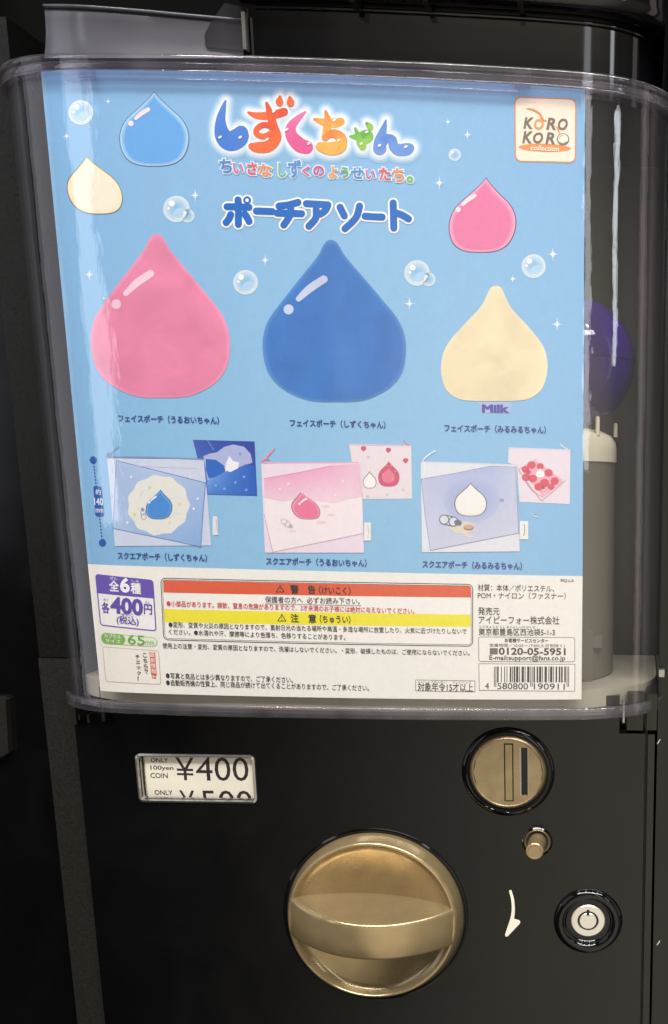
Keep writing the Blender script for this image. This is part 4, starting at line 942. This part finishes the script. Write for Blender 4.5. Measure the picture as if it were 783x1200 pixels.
p = Print(); Q = [(120, 757.4), (186.4, 762.4), (189, 802.4), (124, 798.8)]
p.px(rquad(*Q, 3), 2, (206, 178, 156)); p.px(rquad(*Q, 3, inset=.8), 2.4, (244, 240, 230)); p.px([(175.2, 764), (182, 764.6), (184, 791.5), (177.4, 791)], 2.8, (224, 104, 74)); CB = p.build('code_box')
for k, ch in enumerate('最新情報は'): x = 178.8+.55*k; y = 767.2+6.3*k; words('box_lettering', ch, (x-2.6, y), (x+2.8, y+.3), 5.4, (250, 240, 228) if k < 4 else (200, 92, 66), bold=.012, lay=6, parent=CB)
for k, ch in enumerate('こちらで'): x = 170+.55*k; y = 767.6+6.4*k; words('box_lettering', ch, (x-2.4, y), (x+2.4, y+.3), 5.2, (110, 84, 74), bold=.03, lay=6, parent=CB)
for k, ch in enumerate('チェック!'): x = 161.6+.55*k; y = 769.4+6.4*k; words('box_lettering', ch, (x-2.4, y), (x+2.4, y+.3) if ch != '!' else (x-1, y+.2), 5.0 if ch not in 'ェッ' else 3.8, (110, 84, 74), bold=.03, lay=6, parent=CB)

p = Print(); Q = [(188, 677), (554.5, 684.4), (554.5, 757.8), (191.6, 750.2)]
p.px(rquad(*Q, 6), 1.6, (58, 50, 48)); p.px(rquad(*Q, 6, inset=1.0), 2.0, (250, 246, 238)); p.px(rquad(*Q, 6, inset=1.9), 2.3, (58, 50, 48)); p.px(rquad(*Q, 6, inset=2.5), 2.6, (248, 245, 238))
p.px([(191.4, 680.2), (193, 679.8), (550.2, 686.8), (551.6, 688.2), (552, 700.2), (192, 694.4)], 3.2, (226, 96, 62))
p.px([(192.4, 713.6), (551.8, 720.2), (551.8, 734.6), (193, 728.8)], 3.2, (244, 232, 52)); WB = p.build('warning_box')
def tri(x, y, s_):
    p = Print(); p.px([(x, y-s_), (x+s_*1.1, y+s_*.85), (x-s_*1.1, y+s_*.85)], 4.2, BLK); return p, p.px([(x, y-s_*.6), (x+s_*.75, y+s_*.62), (x-s_*.75, y+s_*.62)], 4.6, (236, 170, 60) if y > 705 else (230, 120, 80))
for x, y, bgc in ((328.5, 690, (226, 96, 62)), (330.5, 724, (244, 232, 52))):
    p = Print(); p.px([(x, y-5), (x+5.4, y+4.2), (x-5.4, y+4.2)], 4.2, BLK); p.px([(x, y-3.2), (x+3.7, y+3.2), (x-3.7, y+3.2)], 4.6, bgc); p.px([(x-.5, y-1.6), (x+.5, y-1.6), (x+.35, y+1.2), (x-.35, y+1.2)], 5, BLK); p.disc(x, y+2.3, .55, .55, 5, BLK, n=8); p.build('warning_triangle', WB)
SMALL = [('警', (340.5, 690.4), (350.4, 690.6), 10.4, BLK, .025), ('告', (361, 690.8), (370, 691), 10.4, BLK, .025), ('（けいこく）', (374, 691.3), (411, 692.4), 9.8, BLK, .022),
 ('注', (341, 724.2), (350.4, 724.4), 10.2, BLK, .025), ('意', (361.6, 724.7), (371, 724.9), 10.2, BLK, .025), ('（ちゅうい）', (375, 725.2), (411, 726), 9.6, BLK, .022),
 ('保護者の方へ  必ずお読み下さい。', (311, 702.4), (422, 704.6), 7.6, BLK, .004),
 ('●小部品があります。誤飲、窒息の危険がありますので、3才未満のお子様には絶対に与えないでください。', (195.6, 707), (486, 716), 7.2, RED, .012),
 ('●変形、変質や火災の原因となりますので、直射日光の当たる場所や高温・多湿な場所に放置したり、火気に近づけたりしないで', (198, 731.8), (547, 739.8), 6.8, BLK, .008),
 ('ください。●水濡れや汗、摩擦等により色落ち、色移りすることがあります。', (198.5, 740.2), (405, 746.8), 6.8, BLK, .008)]
for s_, a, b, h, c_, bo in SMALL: words('warning_lettering', s_, a, b, h, c_, bold=bo, lay=7, parent=WB)
p = Print(); p.px([(311, 707.3), (424, 709.6), (424, 710.1), (311, 707.8)], 4.4, BLK); p.build('underline', WB)
for s_, a, b, h in (('使用上の注意・変形、変質の原因となりますので、洗濯はしないでください。・変形、破損したものは、ご使用にならないでください。', (190.6, 756.4), (550.6, 765.2), 6.6), ('●写真と商品とは多少異なりますので、ご了承ください。', (194.6, 791.6), (343.4, 796.8), 7.2), ('●自動販売機の性質上、同じ商品が続けて出てくることがありますので、ご了承ください。', (194.8, 799.8), (432.6, 806.2), 7.2)):
    words('notice_lettering', s_, a, b, h, BLK, bold=.01, lay=4)
p = Print(); Q = [(487, 796.4), (557, 797.6), (557, 811), (487, 809.8)]
p.px(Q, 2, (90, 84, 80)); p.px([(487.7, 797.1), (556.3, 798.3), (556.3, 810.3), (487.7, 809.1)], 2.4, (246, 243, 236)); AB = p.build('age_box')
words('box_lettering', '対象年令15才以上', (489.6, 804.6), (554.6, 805.8), 10, BLK, bold=.016, lay=5, parent=AB); words('box_lettering', 'たいしょうねんれい      さいいじょう', (490, 798.9), (552, 799.6), 2.6, BLK, lay=5, parent=AB)
for s_, a, b, h, bo in (('材質：本体／ポリエステル、', (560, 688.3), (649.5, 689.8), 8, .004), ('POM・ナイロン（ファスナー）', (560, 697.6), (663, 698.4), 8.2, .004), ('発売元', (560.4, 715.8), (585.6, 716.4), 9, .006), ('アイピーフォー株式会社', (561, 726.2), (655.6, 727), 9.6, .006), ('とうきょうと としまくにしいけぶくろ', (562, 734.3), (627, 734.9), 2.8, .004), ('東京都豊島区西池袋5-1-3', (561, 740.2), (650.4, 740.8), 8.4, .006), ('©Q-LiA', (656.8, 680.2), (673, 680.6), 4.2, .008)):
    words('maker_lettering', s_, a, b, h, BLK, bold=bo, lay=4)
p = Print(); Q = [(560.6, 746), (674, 746.8), (674, 775.8), (561, 775.4)]
p.px(rquad(*Q, 3), 2, (112, 106, 98)); p.px(rquad(*Q, 3, inset=.7), 2.4, (246, 243, 235)); p.px([(574, 759.4), (583.4, 759.5), (583.4, 767), (574, 767)], 2.8, (110, 104, 100)); SBX = p.build('service_box')
for s_, a, b, h, bo in (('お客様サービスセンター', (591.6, 750.2), (642.6, 750.8), 5.2, .03), ('営業時間／10:00〜17:00(土日祝除く)', (574, 756.3), (662, 756.8), 4.6, .0), ('0120-05-5951', (584.6, 763), (663, 763.6), 8.4, .03), ('E-mail:support@fans.co.jp', (573.6, 771.2), (662.6, 771.8), 7.6, .02)):
    words('box_lettering', s_, a, b, h, BLK, bold=bo, lay=5, parent=SBX)
p = Print(); Q = [(561, 777.4), (674.2, 778), (674, 810.2), (561.4, 809.2)]
p.px(Q, 2, (112, 106, 98)); p.px([(561.7, 778.1), (673.5, 778.7), (673.3, 809.5), (562.1, 808.5)], 2.4, (247, 244, 236)); BBX = p.build('barcode_box')
# EAN-13 bars of 4580800190911
digits = '4580800190911'; Lc = ['0001101', '0011001', '0010011', '0111101', '0100011', '0110001', '0101111', '0111011', '0110111', '0001011']; par = ['LLLLLL', 'LLGLGG', 'LLGGLG', 'LLGGGL', 'LGLLGG', 'LGGLLG', 'LGGGLL', 'LGLGLG', 'LGLGGL', 'LGGLGL'][4]
inv = lambda s_: ''.join('1' if c == '0' else '0' for c in s_)
bits = '101' + ''.join(Lc[int(d)] if m == 'L' else inv(Lc[int(d)])[::-1] for d, m in zip(digits[1:7], par)) + '01010' + ''.join(inv(Lc[int(d)]) for d in digits[7:]) + '101'
p = Print(); k = 0
while k < 95:
    if bits[k] == '1':
        e = k
        while e < 95 and bits[e] == '1': e += 1
        xa, xb = 579+88*k/95, 579+88*e/95; deep = 804.6 if k < 3 or k >= 92 or 45 <= k < 50 else 799.6
        p.px([(xa, 781.0), (xb, 781.1), (xb-.1, deep), (xa-.1, deep)], 4, (44, 40, 40)); k = e
    else: k += 1
p.build('barcode', BBX, cut=False)
for s_, a, b in (('4', (568.8, 803.6), (573.2, 803.7)), ('580800', (583, 803.8), (619, 804.2)), ('190911', (625.6, 804.2), (662, 804.6))): words('box_lettering', s_, a, b, 7.4, BLK, bold=.008, lay=5, parent=BBX)
